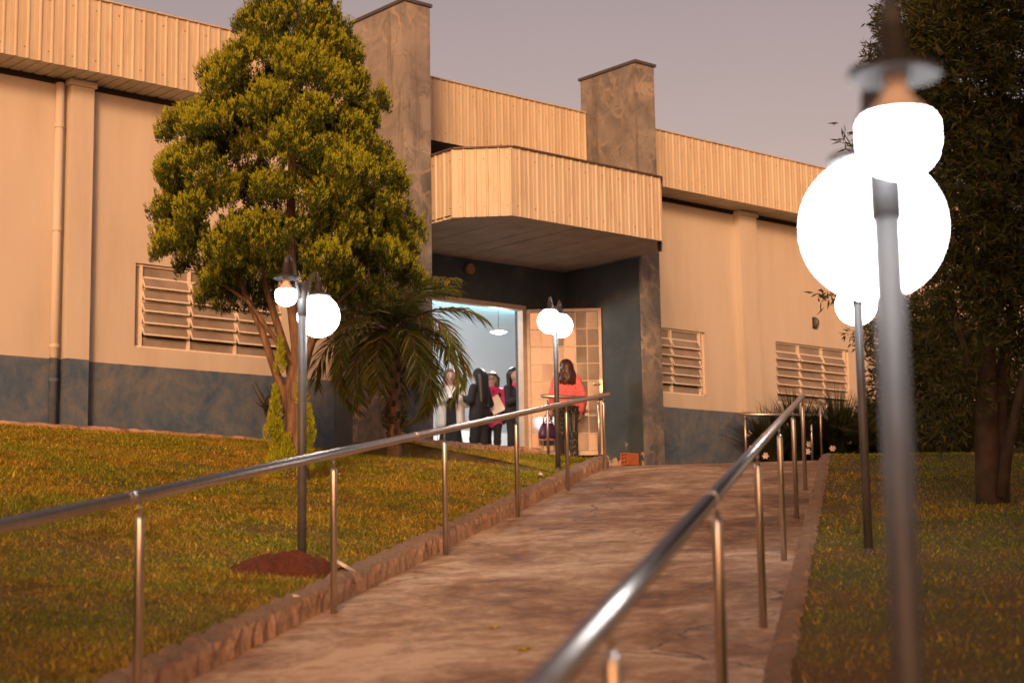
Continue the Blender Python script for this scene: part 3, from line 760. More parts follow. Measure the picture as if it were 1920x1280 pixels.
# ------------------------------------------------------------------ conifer
def conifer():
    base = Vector((9.40, 14.40, float(ground_z(9.40, 14.40)))); K = .00548
    r = empty('conifer_tree', base); tag(r, 'tall cone-shaped conifer with yellow-green foliage and forked trunk on the left lawn', 'tree')
    lat = np.array(LAT); dep_ = np.array(DEP); up = np.array([0, 0, 1.])
    tr = MB()
    def pt(px, y, d=0): return tuple(np.array(base) + lat * (px - 548) * K + dep_ * d + up * (905 - y) * K)
    tr.tube([pt(555, 925), pt(556, 860), pt(558, 800), pt(556, 740), pt(560, 690)], [.16, .125, .115, .12, .10], 14)
    trunk = tr.build('trunk', M['bark'], r)
    stems = [([(552, 800), (535, 745), (515, 690), (492, 620), (465, 560), (430, 470)], .06, -.1), ([(556, 760), (545, 690), (520, 610), (495, 530), (480, 400)], .062, .15),
             ([(558, 740), (560, 650), (548, 560), (545, 420), (550, 200), (555, -60)], .085, 0), ([(560, 740), (580, 660), (600, 600), (625, 530), (660, 440)], .055, .1),
             ([(562, 720), (590, 640), (640, 570), (700, 520)], .035, -.25), ([(556, 730), (575, 620), (590, 520), (610, 380), (615, 250)], .05, -.2), ([(550, 700), (520, 640), (470, 570), (400, 520), (370, 540)], .03, -.35)]
    for path, rad, d in stems:
        n = len(path); m = MB(); m.tube([pt(px, y, d * i / n) for i, (px, y) in enumerate(path)], [rad * (1 - .8 * i / n) for i in range(n)], 9); m.build('limb', M['bark'], r)
    ys = np.array([-125, -60, 0, 100, 200, 260, 330, 430, 480, 540, 585]); Lw = np.array([4, 45, 78, 118, 173, 228, 262, 255, 232, 195, 150]) * K; Rw = np.array([4, 50, 84, 112, 172, 172, 172, 212, 226, 220, 165]) * K
    P = []; D = []; L = []; W = []
    MI = []
    nb = 350; zz_ = np.linspace(0, 1, 400); yy_ = 580 - zz_ * 695; wgt = np.cumsum(np.interp(yy_, ys, Lw + Rw) + .12); wgt /= wgt[-1]
    for i in range(nb):
        y = float(np.interp((i + rng.rand() * .9) / nb, wgt, yy_))
        phi = i * 2.39996 + rng.uniform(-.5, .5); c, s_ = math.cos(phi), math.sin(phi)
        lw, rw = np.interp(y, ys, Lw), np.interp(y, ys, Rw); rr = (rw if c > 0 else lw); rd = .5*(lw+rw)*.95
        bs = rng.uniform(.16, .30) * (1 if y > 60 else .7); rad = rng.uniform(.74, 1.10) if i % 5 else rng.uniform(.35, .7)
        if y > 550 and abs(c) < .45 and rng.rand() < .7: continue
        ctr = np.array(base) + lat * c * max(rr * rad - bs * .55, 0) + dep_ * s_ * max(rd * rad - bs*.55, 0) + up * (905 - y) * K
        out = unit(lat * c + dep_ * s_ + up * .55)
        nt = int(7 + 24 * (bs / .2) ** 2)
        dirs = unit(rand_unit(nt) * .8 + out * .85 + up * .30)
        for dv in dirs:
            tp = ctr + dv * bs * rng.uniform(.75, 1.0)
            ax = unit(dv * .42 + up * rng.uniform(.8, 1.3)); n = 40
            tt = rng.rand(n, 1); tl = rng.uniform(.09, .21)
            spread = unit(np.cross(ax, rand_unit(n))) * (.046 * (1.05 - tt))
            P.append(tp + ax * tt * tl + spread * .6); D.append(unit(ax * 1.0 + unit(spread) * rng.uniform(.25, .7, (n, 1)) + rand_unit(n) * .2))
            L.append(rng.uniform(.024, .050, n)); W.append(rng.uniform(.008, .015, n)); MI.append((tt[:, 0] + rng.uniform(-.2, .2, n) > (.62 if bs > .2 else .8)).astype(np.int32))
    me = foliage_mesh('crown', np.concatenate(P) - np.array(base), np.concatenate(D), np.concatenate(L), np.concatenate(W), M['conifer'])
    me.materials.append(M['conifer_tip']); me.polygons.foreach_set('material_index', np.repeat(np.concatenate(MI), 2))
    link('crown', me, r)
    # sprouts round the foot of the trunk
    P = []; D = []; L = []; W = []
    for (px, y, h, w) in ((528, 890, 95, 22), (545, 895, 70, 20), (515, 830, 40, 14), (578, 880, 130, 14), (572, 760, 90, 10), (530, 700, 60, 8), (520, 790, 60, 10), (585, 830, 60, 12)):
        c0 = np.array(pt(px, y, rng.uniform(-.22, -.1))); n = int(h * 14)
        tt = rng.rand(n, 1); ax = unit(up + lat * rng.uniform(-.15, .15)); sp_ = rand_unit(n) * (w * K) * (1.1 - tt)
        P.append(c0 + up * tt * h * K + sp_); D.append(unit(up * 1.0 + unit(sp_) * .6 + rand_unit(n) * .3)); L.append(rng.uniform(.03, .06, n)); W.append(rng.uniform(.008, .015, n))
    link('sprouts', foliage_mesh('sprouts', np.concatenate(P) - np.array(base), np.concatenate(D), np.concatenate(L), np.concatenate(W), M['conifer_tip']), r)
conifer()

# ------------------------------------------------------------------ feather palm
def palm():
    base = Vector((12.85, 17.25, float(ground_z(12.85, 17.25)))); r = empty('palm_tree', base); tag(r, 'short feather palm with drooping fronds left of the entrance', 'palm')
    top = Vector((0, 0, 1.66)) + LAT * -.03
    m = MB(); m.tube([(0, 0, -.1), (.0, 0, .3), (.01, 0, .8), (0, 0, 1.2), tuple(top)], [.105, .09, .085, .09, .075], 14)
    t_o = m.build('trunk', M['bark'], r, False)
    # clinging leaf bases
    k = MB()
    for i in range(46):
        a = i * 2.4; z = .12 + 1.3 * i / 46; d = Vector((math.cos(a), math.sin(a), 0)); p = d * .085 + Vector((0, 0, z))
        k.bar(p, p + d * .035 + Vector((0, 0, .07)), .05, .012)
    k.build('leaf_bases', M['darkbark'], t_o, False)['kind'] = 'stuff'
    P = []; D = []
    for (z, n, sp_) in ((.52, 260, .14), (1.02, 120, .1)):
        pass
    nf = 32
    for i in range(nf):
        az = i * 2.39996 + .4; tier = i / nf
        el = math.radians(76 - 95 * tier + rng.uniform(-6, 6)); Lf = rng.uniform(1.25, 1.55) * (.95 if tier < .2 else 1.04); droop = (rng.uniform(1.6, 2.2) + .5 * tier) if tier > .38 else rng.uniform(1.15, 1.6)
        h = Vector((math.cos(az), math.sin(az), 0)); pts = [top.copy()]; e = el; seg = 14
        for q in range(seg):
            e -= droop / seg * (.5 + 1.0 * q / seg)
            pts.append(pts[-1] + (h * math.cos(e) + Vector((0, 0, math.sin(e)))) * (Lf / seg))
        fm = MB(); fm.tube(pts, [.014 * (1 - .85 * q / seg) + .001 for q in range(seg + 1)], 5, 1)
        Pn = np.array([tuple(p) for p in pts]); nl = 58
        side = np.array(tuple(h.cross(Vector((0, 0, 1)))))
        LP = []; LD = []; LL = []
        for q in range(nl):
            u = .10 + .90 * q / (nl - 1); f = u * seg; i0 = min(int(f), seg - 1); w = f - i0
            p = Pn[i0] * (1-w) + Pn[i0+1] * w; tg = unit(Pn[i0+1] - Pn[i0]); nrm = unit(np.cross(side, tg))
            ll = (.16 + .30 * math.sin(math.pi * min(1, u * .92 + .06))) * rng.uniform(.85, 1.1)
            for sg in (-1, 1):
                d = unit(side * sg * .75 + tg * .75 + nrm * .12 * (1 if nrm[2] > 0 else -1) + np.array([0, 0, -.28]) + rng.normal(0, .08, 3))
                LP.append(p); LD.append(d); LL.append(ll)
        LP = np.array(LP); LD = np.array(LD); LL = np.array(LL); n = len(LP)
        U = unit(np.cross(LD, np.tile(np.array([0, 0, 1.]), (n, 1)) + rng.normal(0, .5, (n, 3)))); wd = .021
        m1 = LP + LD * LL[:, None] * .5; d2 = unit(LD + np.array([0, 0, -.45])); tip = m1 + d2 * LL[:, None] * .55
        for q in range(n):
            u_ = U[q] * wd * .5
            fm.add([LP[q] - u_ * .5, LP[q] + u_ * .5, m1[q] + u_, m1[q] - u_, tip[q]], [(0, 1, 2, 3), (3, 2, 4)], 0)
        fm.build('frond', [M['palm'], M['bark']], r, False)
    # ivy-like tuft on the trunk
    n = 420; a = rng.uniform(0, 2*math.pi, n); z = rng.uniform(.40, .62, n); rr_ = rng.uniform(.08, .15, n)
    P = np.stack([np.cos(a) * rr_, np.sin(a) * rr_, z], 1); D = unit(np.stack([np.cos(a), np.sin(a), rng.uniform(-.6, .8, n)], 1))
    link('epiphyte', foliage_mesh('epiphyte', P, D, rng.uniform(.03, .06, n), rng.uniform(.012, .02, n), M['darkleaf']), r)
palm()

# ------------------------------------------------------------------ leafy trees
def leafy(name, label, base, trunks, lobes, nleaf, mat, tuft=14, Lr=(.05, .10), Wr=(.012, .022), bm_=None, droop=0.0, sprigs=()):
    r = empty(name, base); tag(r, label, 'tree')
    for path, r0, r1 in trunks:
        n = len(path); m = MB(); m.tube(path, [r0 + (r1 - r0) * i / (n - 1) for i in range(n)], 10); m.build('trunk' if r0 > .09 else 'limb', bm_ or M['darkbark'], r, False)
    P = []; D = []; vol = np.array([a[1][0]*a[1][1]*a[1][2] for a in lobes]); vol = vol / vol.sum()
    for (c, rad), w in zip(lobes, vol):
        n = max(8, int(nleaf * w / tuft)); d = rand_unit(n); rr_ = rng.uniform(.45, 1.03, (n, 1)); cc = np.array(c) + d * rr_ * np.array(rad)
        for q in range(n):
            dv = unit(d[q] * .8 + np.array([0, 0, .2 - droop]) + rng.normal(0, .4, 3)); k = tuft
            tt = rng.rand(k, 1); P.append(cc[q] + dv * tt * .22 + rng.normal(0, .012, (k, 3))); D.append(unit(dv * .7 + rand_unit(k) * .8))
    for path in sprigs:
        path = np.array(path); m = MB(); m.tube([tuple(p) for p in path], [.012, .008, .004][:len(path)] if len(path) <= 3 else .008, 6); m.build('twig', bm_ or M['darkbark'], r, False)
        k = 260; f = rng.rand(k) * (len(path) - 1); i0 = np.minimum(f.astype(int), len(path) - 2); w = (f - i0)[:, None]
        P.append(path[i0] * (1-w) + path[i0+1] * w + rng.normal(0, .05, (k, 3))); D.append(unit(unit(path[-1] - path[0]) * .6 + rand_unit(k)))
    P = np.concatenate(P); D = np.concatenate(D); n = len(P)
    link('crown', foliage_mesh('crown', P, D, rng.uniform(*Lr, n), rng.uniform(*Wr, n), mat), r)
    return r
K2 = .00484
def q2(px, y, d=0.0): return tuple(np.array(LAT) * (px - 1865) * K2 + np.array(DEP) * d + np.array([0, 0, 1.]) * (940 - y) * K2)
tb = (13.10, 8.55); tbase = (tb[0], tb[1], float(ground_z(*tb)))
lob = []
for (px, y, rx, ry, d, dr) in ((1960, 60, 250, 260, .3, 1.2), (1830, 120, 130, 130, 0, .6), (1900, 380, 160, 180, 0, .8), (1800, 450, 75, 120, -.2, .4), (1790, 640, 60, 150, -.1, .35), (1860, 600, 60, 120, .1, .3), (1940, 560, 70, 120, -.1, .3),
                              (2060, 400, 160, 260, .5, 1.0), (1765, 60, 60, 70, -.3, .3), (1740, 280, 55, 90, .0, .4), (1990, -220, 260, 200, .2, 1.2), (1700, 560, 40, 90, .35, .3), (1800, 745, 65, 70, .2, .3), (2000, 700, 60, 90, .5, .4)):
    lob.append((q2(px, y, d), (rx * K2, dr, ry * K2)))
leafy('leafy_tree', 'large dark leafy tree with twin trunks filling the right edge', tbase,
      [([q2(1862, 965), q2(1858, 900), q2(1862, 780), q2(1870, 640), q2(1900, 400), q2(1930, 100)], .13, .05), ([q2(1880, 965, .1), q2(1886, 880, .1), q2(1895, 760, .15), q2(1925, 620, .2), q2(1980, 400, .2)], .11, .04),
       ([q2(1875, 930, -.1), q2(1890, 840, -.15), q2(1915, 740, -.2), q2(1935, 680, -.2)], .06, .03), ([q2(1862, 780), q2(1830, 650), q2(1800, 520), q2(1790, 380)], .04, .015), ([q2(1900, 400), q2(1850, 200), q2(1800, 60)], .04, .012)],
      lob, 180000, M['darkleaf'], 18, (.06, .12), (.012, .022), sprigs=[(q2(1780, 420, .1), q2(1680, 330, .1), q2(1620, 215, .1)), (q2(1760, 480), q2(1660, 430), q2(1600, 360)), (q2(1690, 330, .1), q2(1640, 330), q2(1585, 350)), (q2(1760, 480), q2(1640, 520), q2(1560, 545)), (q2(1750, 600, .2), q2(1680, 590, .2), q2(1640, 640, .2))])

def added_tree(label, s, t, crown, n):  # added trees outside the view, placed to shade the lawns
    x, y = xy(s, t); z = float(ground_z(x, y)); lb = []
    for (ds, dt, zc, rs, rt_, rz_) in crown:
        ox, oy = xy(s + ds, t + dt); lb.append(((ox - x, oy - y, zc - z), (rs, rt_, rz_)))
    leafy('added_shade_tree', label, (x, y, z), [([(0, 0, -.2), (.1, 0, 1.5), (0, .1, 4.0)], .22, .12)], lb, n, M['darkleaf'], 10, (.20, .34), (.06, .11))
added_tree('added tall tree, unseen behind the photographer on the right, shading the lawn', 3.9, -6.0, [(0, 0, 4.2, 3.4, 2.2, 3.4), (-1.2, .2, 2.2, 2.4, 2.0, 2.2), (.6, 0, 8.5, 3.0, 2.2, 3.6), (1.8, .4, 6, 2.6, 2.0, 3.5), (1.5, 0, 11.5, 2.0, 1.8, 2.0)], 34000)
added_tree('added low tree, unseen behind the photographer on the left, shading the lawn', -5.0, -1.8, [(0, 0, 1.5, 2.6, 2.6, 2.1), (-2.6, .5, 1.5, 2.4, 2.4, 2.0)], 22000)
added_tree('added tree just outside the view, keeping sky light off the right lawn', 5.0, 6.5, [(0, 0, 4.0, 3.0, 3.4, 2.6), (1.5, 4.5, 4.6, 3.2, 3.0, 3.0), (-.2, -3.5, 3.6, 2.4, 2.2, 2.2), (-1.2, .8, 4.6, 2.5, 2.6, 1.8), (-.9, 5.5, 5.6, 2.5, 2.8, 1.9)], 42000)

# ------------------------------------------------------------------ strap-leaved plants, fan palms, bare shrub
def strap_plant(name, label, base, h, n, spread, w, cat='plant', flowers=(), mat='strap', group=None):
    base = Vector(base); r = empty(name, base); tag(r, label, cat, group); m = MB()
    for i in range(n):
        a = rng.uniform(0, 2*math.pi); e = rng.uniform(.15, 1.0); d = Vector((math.cos(a), math.sin(a), 0)); L = h * rng.uniform(.7, 1.15); s_ = Vector((-d.y, d.x, 0)) * w * .5
        b = d * rng.uniform(0, .06); pts = []
        for k in range(5):
            u = k / 4; pts.append(b + d * (L * spread * e * u * (.6 + .7*u)) + Vector((0, 0, L * (u - .42 * e * u * u))))
        vs = []
        for k, p in enumerate(pts[:-1]): vs += [p - s_ * (1 - .15*k), p + s_ * (1 - .15*k)]
        vs.append(pts[-1]); m.add(vs, [(0,1,3,2),(2,3,5,4),(4,5,7,6),(6,7,8)])
    m.build('leaves', M[mat], r, False)
    for (dx, dz, dd) in flowers:
        p = LAT * dx + DEP * dd + Vector((0, 0, dz)); fm = MB(); fm.tube([(0, 0, .05), tuple(Vector((p.x*.6, p.y*.6, p.z*.7))), tuple(p)], .005, 5, 1)
        for k in range(6):
            a = k * math.pi / 3 + rng.uniform(-.2, .2); d = (LAT * math.cos(a) + Vector((0, 0, 1)) * math.sin(a)); t_ = d.cross(DEP) * .022
            q = p + d * .04; fm.add([p, q - t_ * .8 - DEP * .02, p + d * .066 - DEP * .005, q + t_ - DEP * .02], [(0, 1, 2, 3)], 0)
        fm.build('flower', [M['petal'], M['strap']], r, False)
    return r
GB = 'white-flowering clumps in the bed'
strap_plant('flowering_plant', 'white-flowered strap-leaf clump at the left end of the bed', (23.05, 19.62, 1.80), 1.25, 380, .75, .032, flowers=[(-.35, .42, -.2), (-.38, .70, -.1), (-.12, .28, -.3), (.1, .78, -.1)])
strap_plant('flowering_plant', 'dense grassy clump with white flowers behind the steel rail', (23.75, 19.55, 1.80), 1.6, 600, .65, .034, flowers=[(-.2, .86, -.2), (-.3, .72, -.2), (.15, .5, -.4), (.1, .36, -.5)])
strap_plant('flowering_plant', 'grassy clump with white flowers under the right window', (24.75, 19.4, 1.80), 1.65, 640, .65, .034, flowers=[(.05, .82, -.3), (.12, .58, -.4), (.45, .30, -.5), (-.2, .45, -.5)])
strap_plant('flowering_plant', 'dark grassy clump at the right end of the bed', (25.9, 19.5, 1.78), 1.7, 560, .65, .036)
strap_plant('spiky_plant', 'big strap-leaf plant on the right lawn beside the dark tree', (22.2, 15.2, 1.62), 1.15, 60, .9, .04)
strap_plant('spiky_plant', 'low strap-leaf plant right of the dark tree trunks', (23.4, 14.2, 1.58), .95, 60, .9, .035)
def fan_palm(base, label, n=11, L=.75, seed=1, hstem=.9):
    rr_ = np.random.RandomState(seed); r = empty('fan_palm', base); tag(r, label, 'palm')
    for i in range(n):
        a = 2*math.pi*i/n + rr_.uniform(-.3, .3); e = rr_.uniform(.2, 1.1); d = Vector((math.cos(a)*math.cos(e), math.sin(a)*math.cos(e), math.sin(e)))
        p = d * rr_.uniform(.6, 1.0) * hstem; m = MB(); m.tube([(0, 0, .05), tuple(p*.5 + Vector((0, 0, .05))), tuple(p)], [.014, .01, .007], 6, 1)
        s_ = d.cross(Vector((0, 0, 1))).normalized(); u = s_.cross(d)
        for k in range(19):
            b = math.radians(-115 + 230 * k / 18); dv = (d * math.cos(b) + s_ * math.sin(b)).normalized(); w = u.cross(dv).normalized() * 0 + dv.cross(u).normalized() * .022
            q = p + dv * L * .55 + u * .03; tip = p + dv * L * (1 - .25*abs(b)/2) - Vector((0, 0, .10 + .08*abs(math.sin(b))))
            m.add([p, q - w, tip, q + w], [(0, 1, 2), (0, 2, 3)], 0)
        m.build('fan_leaf', [M['strap'], M['darkbark']], r, False)
fan_palm((23.2, 16.7, 1.66), 'dark fan palm between the flower bed and the lamp post', 12, .75, 2, 1.1)
fan_palm((25.6, 18.4, 1.70), 'taller fan palm in front of the right window end', 11, .8, 5, 1.7)
def shrub(base, label, hh, seed, leaves=0, mat='darkleaf', rad=(.5, .5, .5)):
    rr_ = np.random.RandomState(seed); r = empty('shrub', base); tag(r, label, 'shrub'); m = MB()
    for i in range(9):
        a = rr_.uniform(0, 2*math.pi); sp_ = rr_.uniform(.1, .45) * hh; p = Vector((math.cos(a)*sp_, math.sin(a)*sp_, hh * rr_.uniform(.6, 1.05)))
        mid = p * .5 + Vector((rr_.uniform(-.08, .08), rr_.uniform(-.08, .08), .08)); m.tube([(0, 0, -.05), tuple(mid), tuple(p)], [.022, .014, .005], 6)
        for k in range(2):
            q = mid + Vector((rr_.uniform(-.25, .25), rr_.uniform(-.25, .25), rr_.uniform(.1, .35))) * hh; m.tube([tuple(mid), tuple(q)], [.010, .004], 5)
    m.build('twigs', M['darkbark'], r, False)
    if leaves:
        d = rand_unit(leaves); P = d * rng.uniform(.4, 1.0, (leaves, 1)) * np.array(rad) + np.array([0, 0, rad[2]*.95]); D = unit(d + rand_unit(leaves))
        link('leaves', foliage_mesh('leaves', P, D, rng.uniform(.07, .14, leaves), rng.uniform(.018, .035, leaves), M[mat]), r)
shrub((12.35, 19.3, 1.93), 'thin bare shrub against the blue wall base behind the conifer', .85, 3)
shrub((20.85, 14.75, 1.56), 'tall dark bush behind the near lamp pole', 1.5, 15, 13000, 'darkleaf', (.80, .85, 1.35))
shrub((21.6, 14.6, 1.55), 'wide dark bush filling the gap left of the twin trunks', 1.6, 16, 16000, 'darkleaf', (1.2, 1.2, 1.35))
shrub((22.6, 13.2, 1.5), 'low dark bush beside the twin tree trunks', 1.2, 17, 8000, 'darkleaf', (1.1, 1.0, .8))
shrub((27.2, 17.4, 1.68), 'dark leafy bush below the end of the right facade', 1.3, 5, 5000, 'darkleaf', (.9, .9, .8))
shrub((29.5, 16.6, 1.60), 'dense dark bush behind the twin tree trunks', 1.5, 8, 7000, 'darkleaf', (1.2, 1.1, .8))
shrub((31.5, 14.6, 1.50), 'dark bush at the far right edge', 1.4, 9, 6000, 'darkleaf', (1.2, 1.1, .75))

# ------------------------------------------------------------------ people
def sdf_body(prims, res=.012, k0=.03):
    """prims: (a, b, ra, rb, mat, scale, k).  Union of tapered capsules with smooth blending, polygonised as one surface."""
    P = []
    for p in prims:
        a, b, ra, rb, mi = p[:5]; sc = np.array(p[5] if len(p) > 5 and p[5] else (1, 1, 1), float); k = p[6] if len(p) > 6 else k0
        P.append((np.array(a, float), np.array(b, float), ra, rb, mi, sc, k))
    lo = np.min([np.minimum(p[0] - p[2]/p[5]*1.0, p[1] - p[3]/p[5]) for p in P], 0) - .05; hi = np.max([np.maximum(p[0] + p[2]/p[5], p[1] + p[3]/p[5]) for p in P], 0) + .05
    n = np.ceil((hi - lo) / res).astype(int) + 1
    D = np.full(n, 1e3, np.float32); B = np.full(n, 1e3, np.float32); I = np.zeros(n, np.int8)
    ax = [lo[i] + np.arange(n[i]) * res for i in range(3)]
    for a, b, ra, rb, mi, sc, k in P:
        m0 = np.minimum(a - ra/sc, b - rb/sc) - .08; m1 = np.maximum(a + ra/sc, b + rb/sc) + .08
        i0 = np.maximum(((m0 - lo)/res).astype(int), 0); i1 = np.minimum(((m1 - lo)/res).astype(int) + 2, n)
        sl = tuple(slice(i0[q], i1[q]) for q in range(3))
        X = [ax[q][sl[q]] * sc[q] for q in range(3)]; A = a * sc; Bv = b * sc; ba = Bv - A; L2 = max(ba @ ba, 1e-9)
        px = X[0][:, None, None] - A[0]; py = X[1][None, :, None] - A[1]; pz = X[2][None, None, :] - A[2]
        h = np.clip((px*ba[0] + py*ba[1] + pz*ba[2]) / L2, 0, 1)
        d = np.sqrt((px - ba[0]*h)**2 + (py - ba[1]*h)**2 + (pz - ba[2]*h)**2) - (ra + (rb - ra)*h)
        d = (d / sc.max()).astype(np.float32)
        bb = B[sl]; ii = I[sl]; w = d < bb; ii[w] = mi; bb[w] = d[w]
        dd = D[sl]; hh = np.clip(.5 + .5*(dd - d)/k, 0, 1); D[sl] = np.where(dd > 100, d, dd*(1-hh) + d*hh - k*hh*(1-hh))
    # surface nets
    s = D < 0; c = np.zeros(np.array(n) - 1, np.int8); off = [(i, j, k_) for i in (0, 1) for j in (0, 1) for k_ in (0, 1)]
    sub = lambda A_, o: A_[o[0]:A_.shape[0]-1+o[0], o[1]:A_.shape[1]-1+o[1], o[2]:A_.shape[2]-1+o[2]]
    for o in off: c += sub(s, o)
    act = (c > 0) & (c < 8); cells = np.argwhere(act); vid = np.full(act.shape, -1, np.int64); vid[act] = np.arange(len(cells))
    acc = np.zeros((len(cells), 3)); cnt = np.zeros(len(cells))
    for e0 in off:
        for q in range(3):
            if e0[q]: continue
            e1 = list(e0); e1[q] = 1
            d0 = D[cells[:, 0]+e0[0], cells[:, 1]+e0[1], cells[:, 2]+e0[2]]; d1 = D[cells[:, 0]+e1[0], cells[:, 1]+e1[1], cells[:, 2]+e1[2]]
            x = (d0 < 0) != (d1 < 0); t = np.where(x, d0/np.where(x, d0 - d1, 1), 0); p = np.tile(np.array(e0, float), (len(cells), 1)); p[:, q] = t
            acc[x] += p[x]; cnt[x] += 1
    V = lo + (cells + acc / cnt[:, None]) * res
    F = []
    for q in range(3):
        u, w = [(1, 2), (2, 0), (0, 1)][q]
        s0 = np.take(s, range(0, s.shape[q]-1), q); s1 = np.take(s, range(1, s.shape[q]), q)
        E = np.argwhere(s0 != s1); E = E[(E[:, u] > 0) & (E[:, w] > 0) & (E[:, u] < act.shape[u]) & (E[:, w] < act.shape[w])]
        fl = s0[E[:, 0], E[:, 1], E[:, 2]]
        def at(du, dw):
            Q = E.copy(); Q[:, u] -= du; Q[:, w] -= dw; return vid[Q[:, 0], Q[:, 1], Q[:, 2]]
        f = np.stack([at(1, 1), at(0, 1), at(0, 0), at(1, 0)], 1); f[~fl] = f[~fl][:, ::-1]; F.append(f)
    F = np.concatenate(F); F = F[(F >= 0).all(1)]
    mid = V[F].mean(1); g_ = np.clip(np.round((mid - lo)/res).astype(int), 0, np.array(n)-1)
    return V, F, I[g_[:, 0], g_[:, 1], g_[:, 2]]
def blend_obj(name, prims, mats, parent, res=.012, k=.03):
    V, F, mi = sdf_body(prims, res, k); return link(name, np_mesh(name, V, F, mats, True, mi), parent)
def lerp(a, b, u): return tuple(np.array(a) * (1-u) + np.array(b) * u)
def hand(wr, fwd, palm_n, side, mi, curl=.5):
    """palm + five fingers at wrist wr; fwd finger direction; palm_n palm normal; side = +1/-1 thumb side along palm_n x fwd"""
    f = unit(np.array(fwd, float)); pn = np.array(palm_n, float); pn = unit(pn - f * (pn @ f)); sd = np.cross(pn, f) * side; w = np.array(wr, float)
    out = [(w, w + f*.075, .022, .028, mi, None, .012)]
    for i, (o, L) in enumerate(((-.027, .062), (-.009, .074), (.009, .080), (.027, .072))):
        b = w + f*.08 + sd*o; m = b + f*L*.55*(1-.35*curl) + pn*L*.30*curl; e = m + unit(f*(1-curl) + pn*curl*1.1)*L*.5
        out += [(b, m, .0095, .0088, mi, None, .006), (m, e, .0088, .0075, mi, None, .006)]
    b = w + f*.03 + sd*.026; m = b + unit(f*.6 + sd*.8 + pn*.3)*.04; e = m + unit(f*.85 + sd*.2 + pn*.3)*.034
    out += [(b, m, .012, .010, mi, None, .006), (m, e, .010, .008, mi, None, .006)]
    return out
def person_body(h, arms, mats_idx, legs, lean=0.0, skirt=None, head_dir=(0, 1, 0), bust=True, sleeve_r=(.062, .052, .045), torso_w=1.0, foot='flat', leg_r=(.085, .060, .05)):
    """local frame: +Y is where the person faces, +X their right side is -X (seen from the front). arms: {-1:(elbow, wrist, fwd, palm_n), 1:...}"""
    SK, TOP, BOT, SHO = mats_idx; p = []; k = h / 1.66
    v = lambda x, y, z: np.array((x*k, (y + lean*max(0, z - .9))*k, z*k))
    # torso
    p += [(v(-.05, 0, .93), v(.05, 0, .93), .125*k, .125*k, BOT, (1, 1.22, 1), .05), (v(-.035, 0, 1.06), v(.035, 0, 1.06), .105*k*torso_w, .105*k*torso_w, TOP, (1, 1.15, 1), .06), (v(-.055, .0, 1.20), v(.055, .0, 1.20), .115*k*torso_w, .115*k*torso_w, TOP, (1, 1.15, 1), .06),
          (v(-.135, -.01, 1.355), v(.135, -.01, 1.355), .058*k, .058*k, TOP, None, .05), (v(0, -.005, 1.30), v(0, -.01, 1.38), .09*k, .06*k, TOP, None, .05)]
    if bust: p += [(v(-.065, .085, 1.235), v(.065, .085, 1.235), .058*k, .058*k, TOP, None, .04)]
    # neck and head with face
    hd = unit(np.array(head_dir, float)); c = v(0, .015, 1.555); rt_ = unit(np.cross(hd, (0, 0, 1))); u = np.array((0, 0, 1.))
    p += [(v(0, -.005, 1.38), v(0, .01, 1.49), .05*k, .048*k, SK, None, .03), (c + u*.02*k - hd*.01, c + u*.02*k, .092*k, .092*k, SK, (1, 1, .92), .02), (c - u*.045*k + hd*.022*k, c - u*.075*k + hd*.030*k, .066*k, .046*k, SK, None, .03)]
    p += [(c + hd*.088*k + u*.012*k, c + hd*.108*k - u*.022*k, .009, .015, SK, None, .012), (c + hd*.082*k - u*.055*k - rt_*.018, c + hd*.082*k - u*.055*k + rt_*.018, .010, .010, SK, None, .008)]
    for sg in (-1, 1):
        p += [(c + rt_*sg*.092*k + u*.012, c + rt_*sg*.092*k - u*.02, .016, .012, SK, None, .008), (c + rt_*sg*.034*k + hd*.078*k + u*.012*k, c + rt_*sg*.034*k + hd*.080*k + u*.012*k, .014, .014, SK, None, .010)]
    # legs
    for sg, (hip, knee, ank, toe) in legs.items():
        lm_ = BOT if skirt is None else SK
        p += [(v(*hip), v(*knee), leg_r[0]*k*1.02, leg_r[1]*k, lm_, None, .04), (v(*knee), v(*ank), leg_r[1]*k, leg_r[2]*.8*k, lm_, None, .03)]
        a = v(*ank); t = v(*toe); p += [(a + (0, 0, -.03), lerp(a, t, .5) + np.array((0, 0, -.012)), .036, .036, SHO, None, .015), (lerp(a, t, .4), t, .036, .026, SHO, (1, 1, 1.2), .015)]
        if foot == 'heel': p += [(a + np.array((0, -.03, -.03)), np.array((a[0], a[1] - .035, t[2] - .02)), .018, .010, SHO, None, .012)]
    if skirt: p += [(v(0, 0, .98), v(0, 0, skirt[0]), .125*k, skirt[1]*k, BOT, (1, 1.15, 1), .04)]
    # arms
    for sg, (el, wr, fw_, pn) in arms.items():
        sh = v(sg*.165, -.01, 1.35); p += [(sh, v(*el), sleeve_r[0]*k, sleeve_r[1]*k, TOP, None, .03), (v(*el), lerp(v(*el), v(*wr), .92), sleeve_r[1]*k, sleeve_r[2]*k, TOP, None, .025), (lerp(v(*el), v(*wr), .85), v(*wr), .028, .024, SK, None, .015)]
        p += hand(v(*wr), fw_, pn, sg, SK)
    return p, v
def std_legs(stride=0.0, w=.085, kb=.02, ank=.09, toe=.035):
    return {-1: ((-w, 0, .90), (-w, stride + kb, .48), (-w*.95, stride*1.2 - .02, ank), (-w*1.1, stride*1.2 + .12, toe)), 1: ((w, 0, .90), (w, -stride*.3 + kb, .48), (w*.95, -stride - .02, ank), (w*1.1, -stride + .12, toe))}

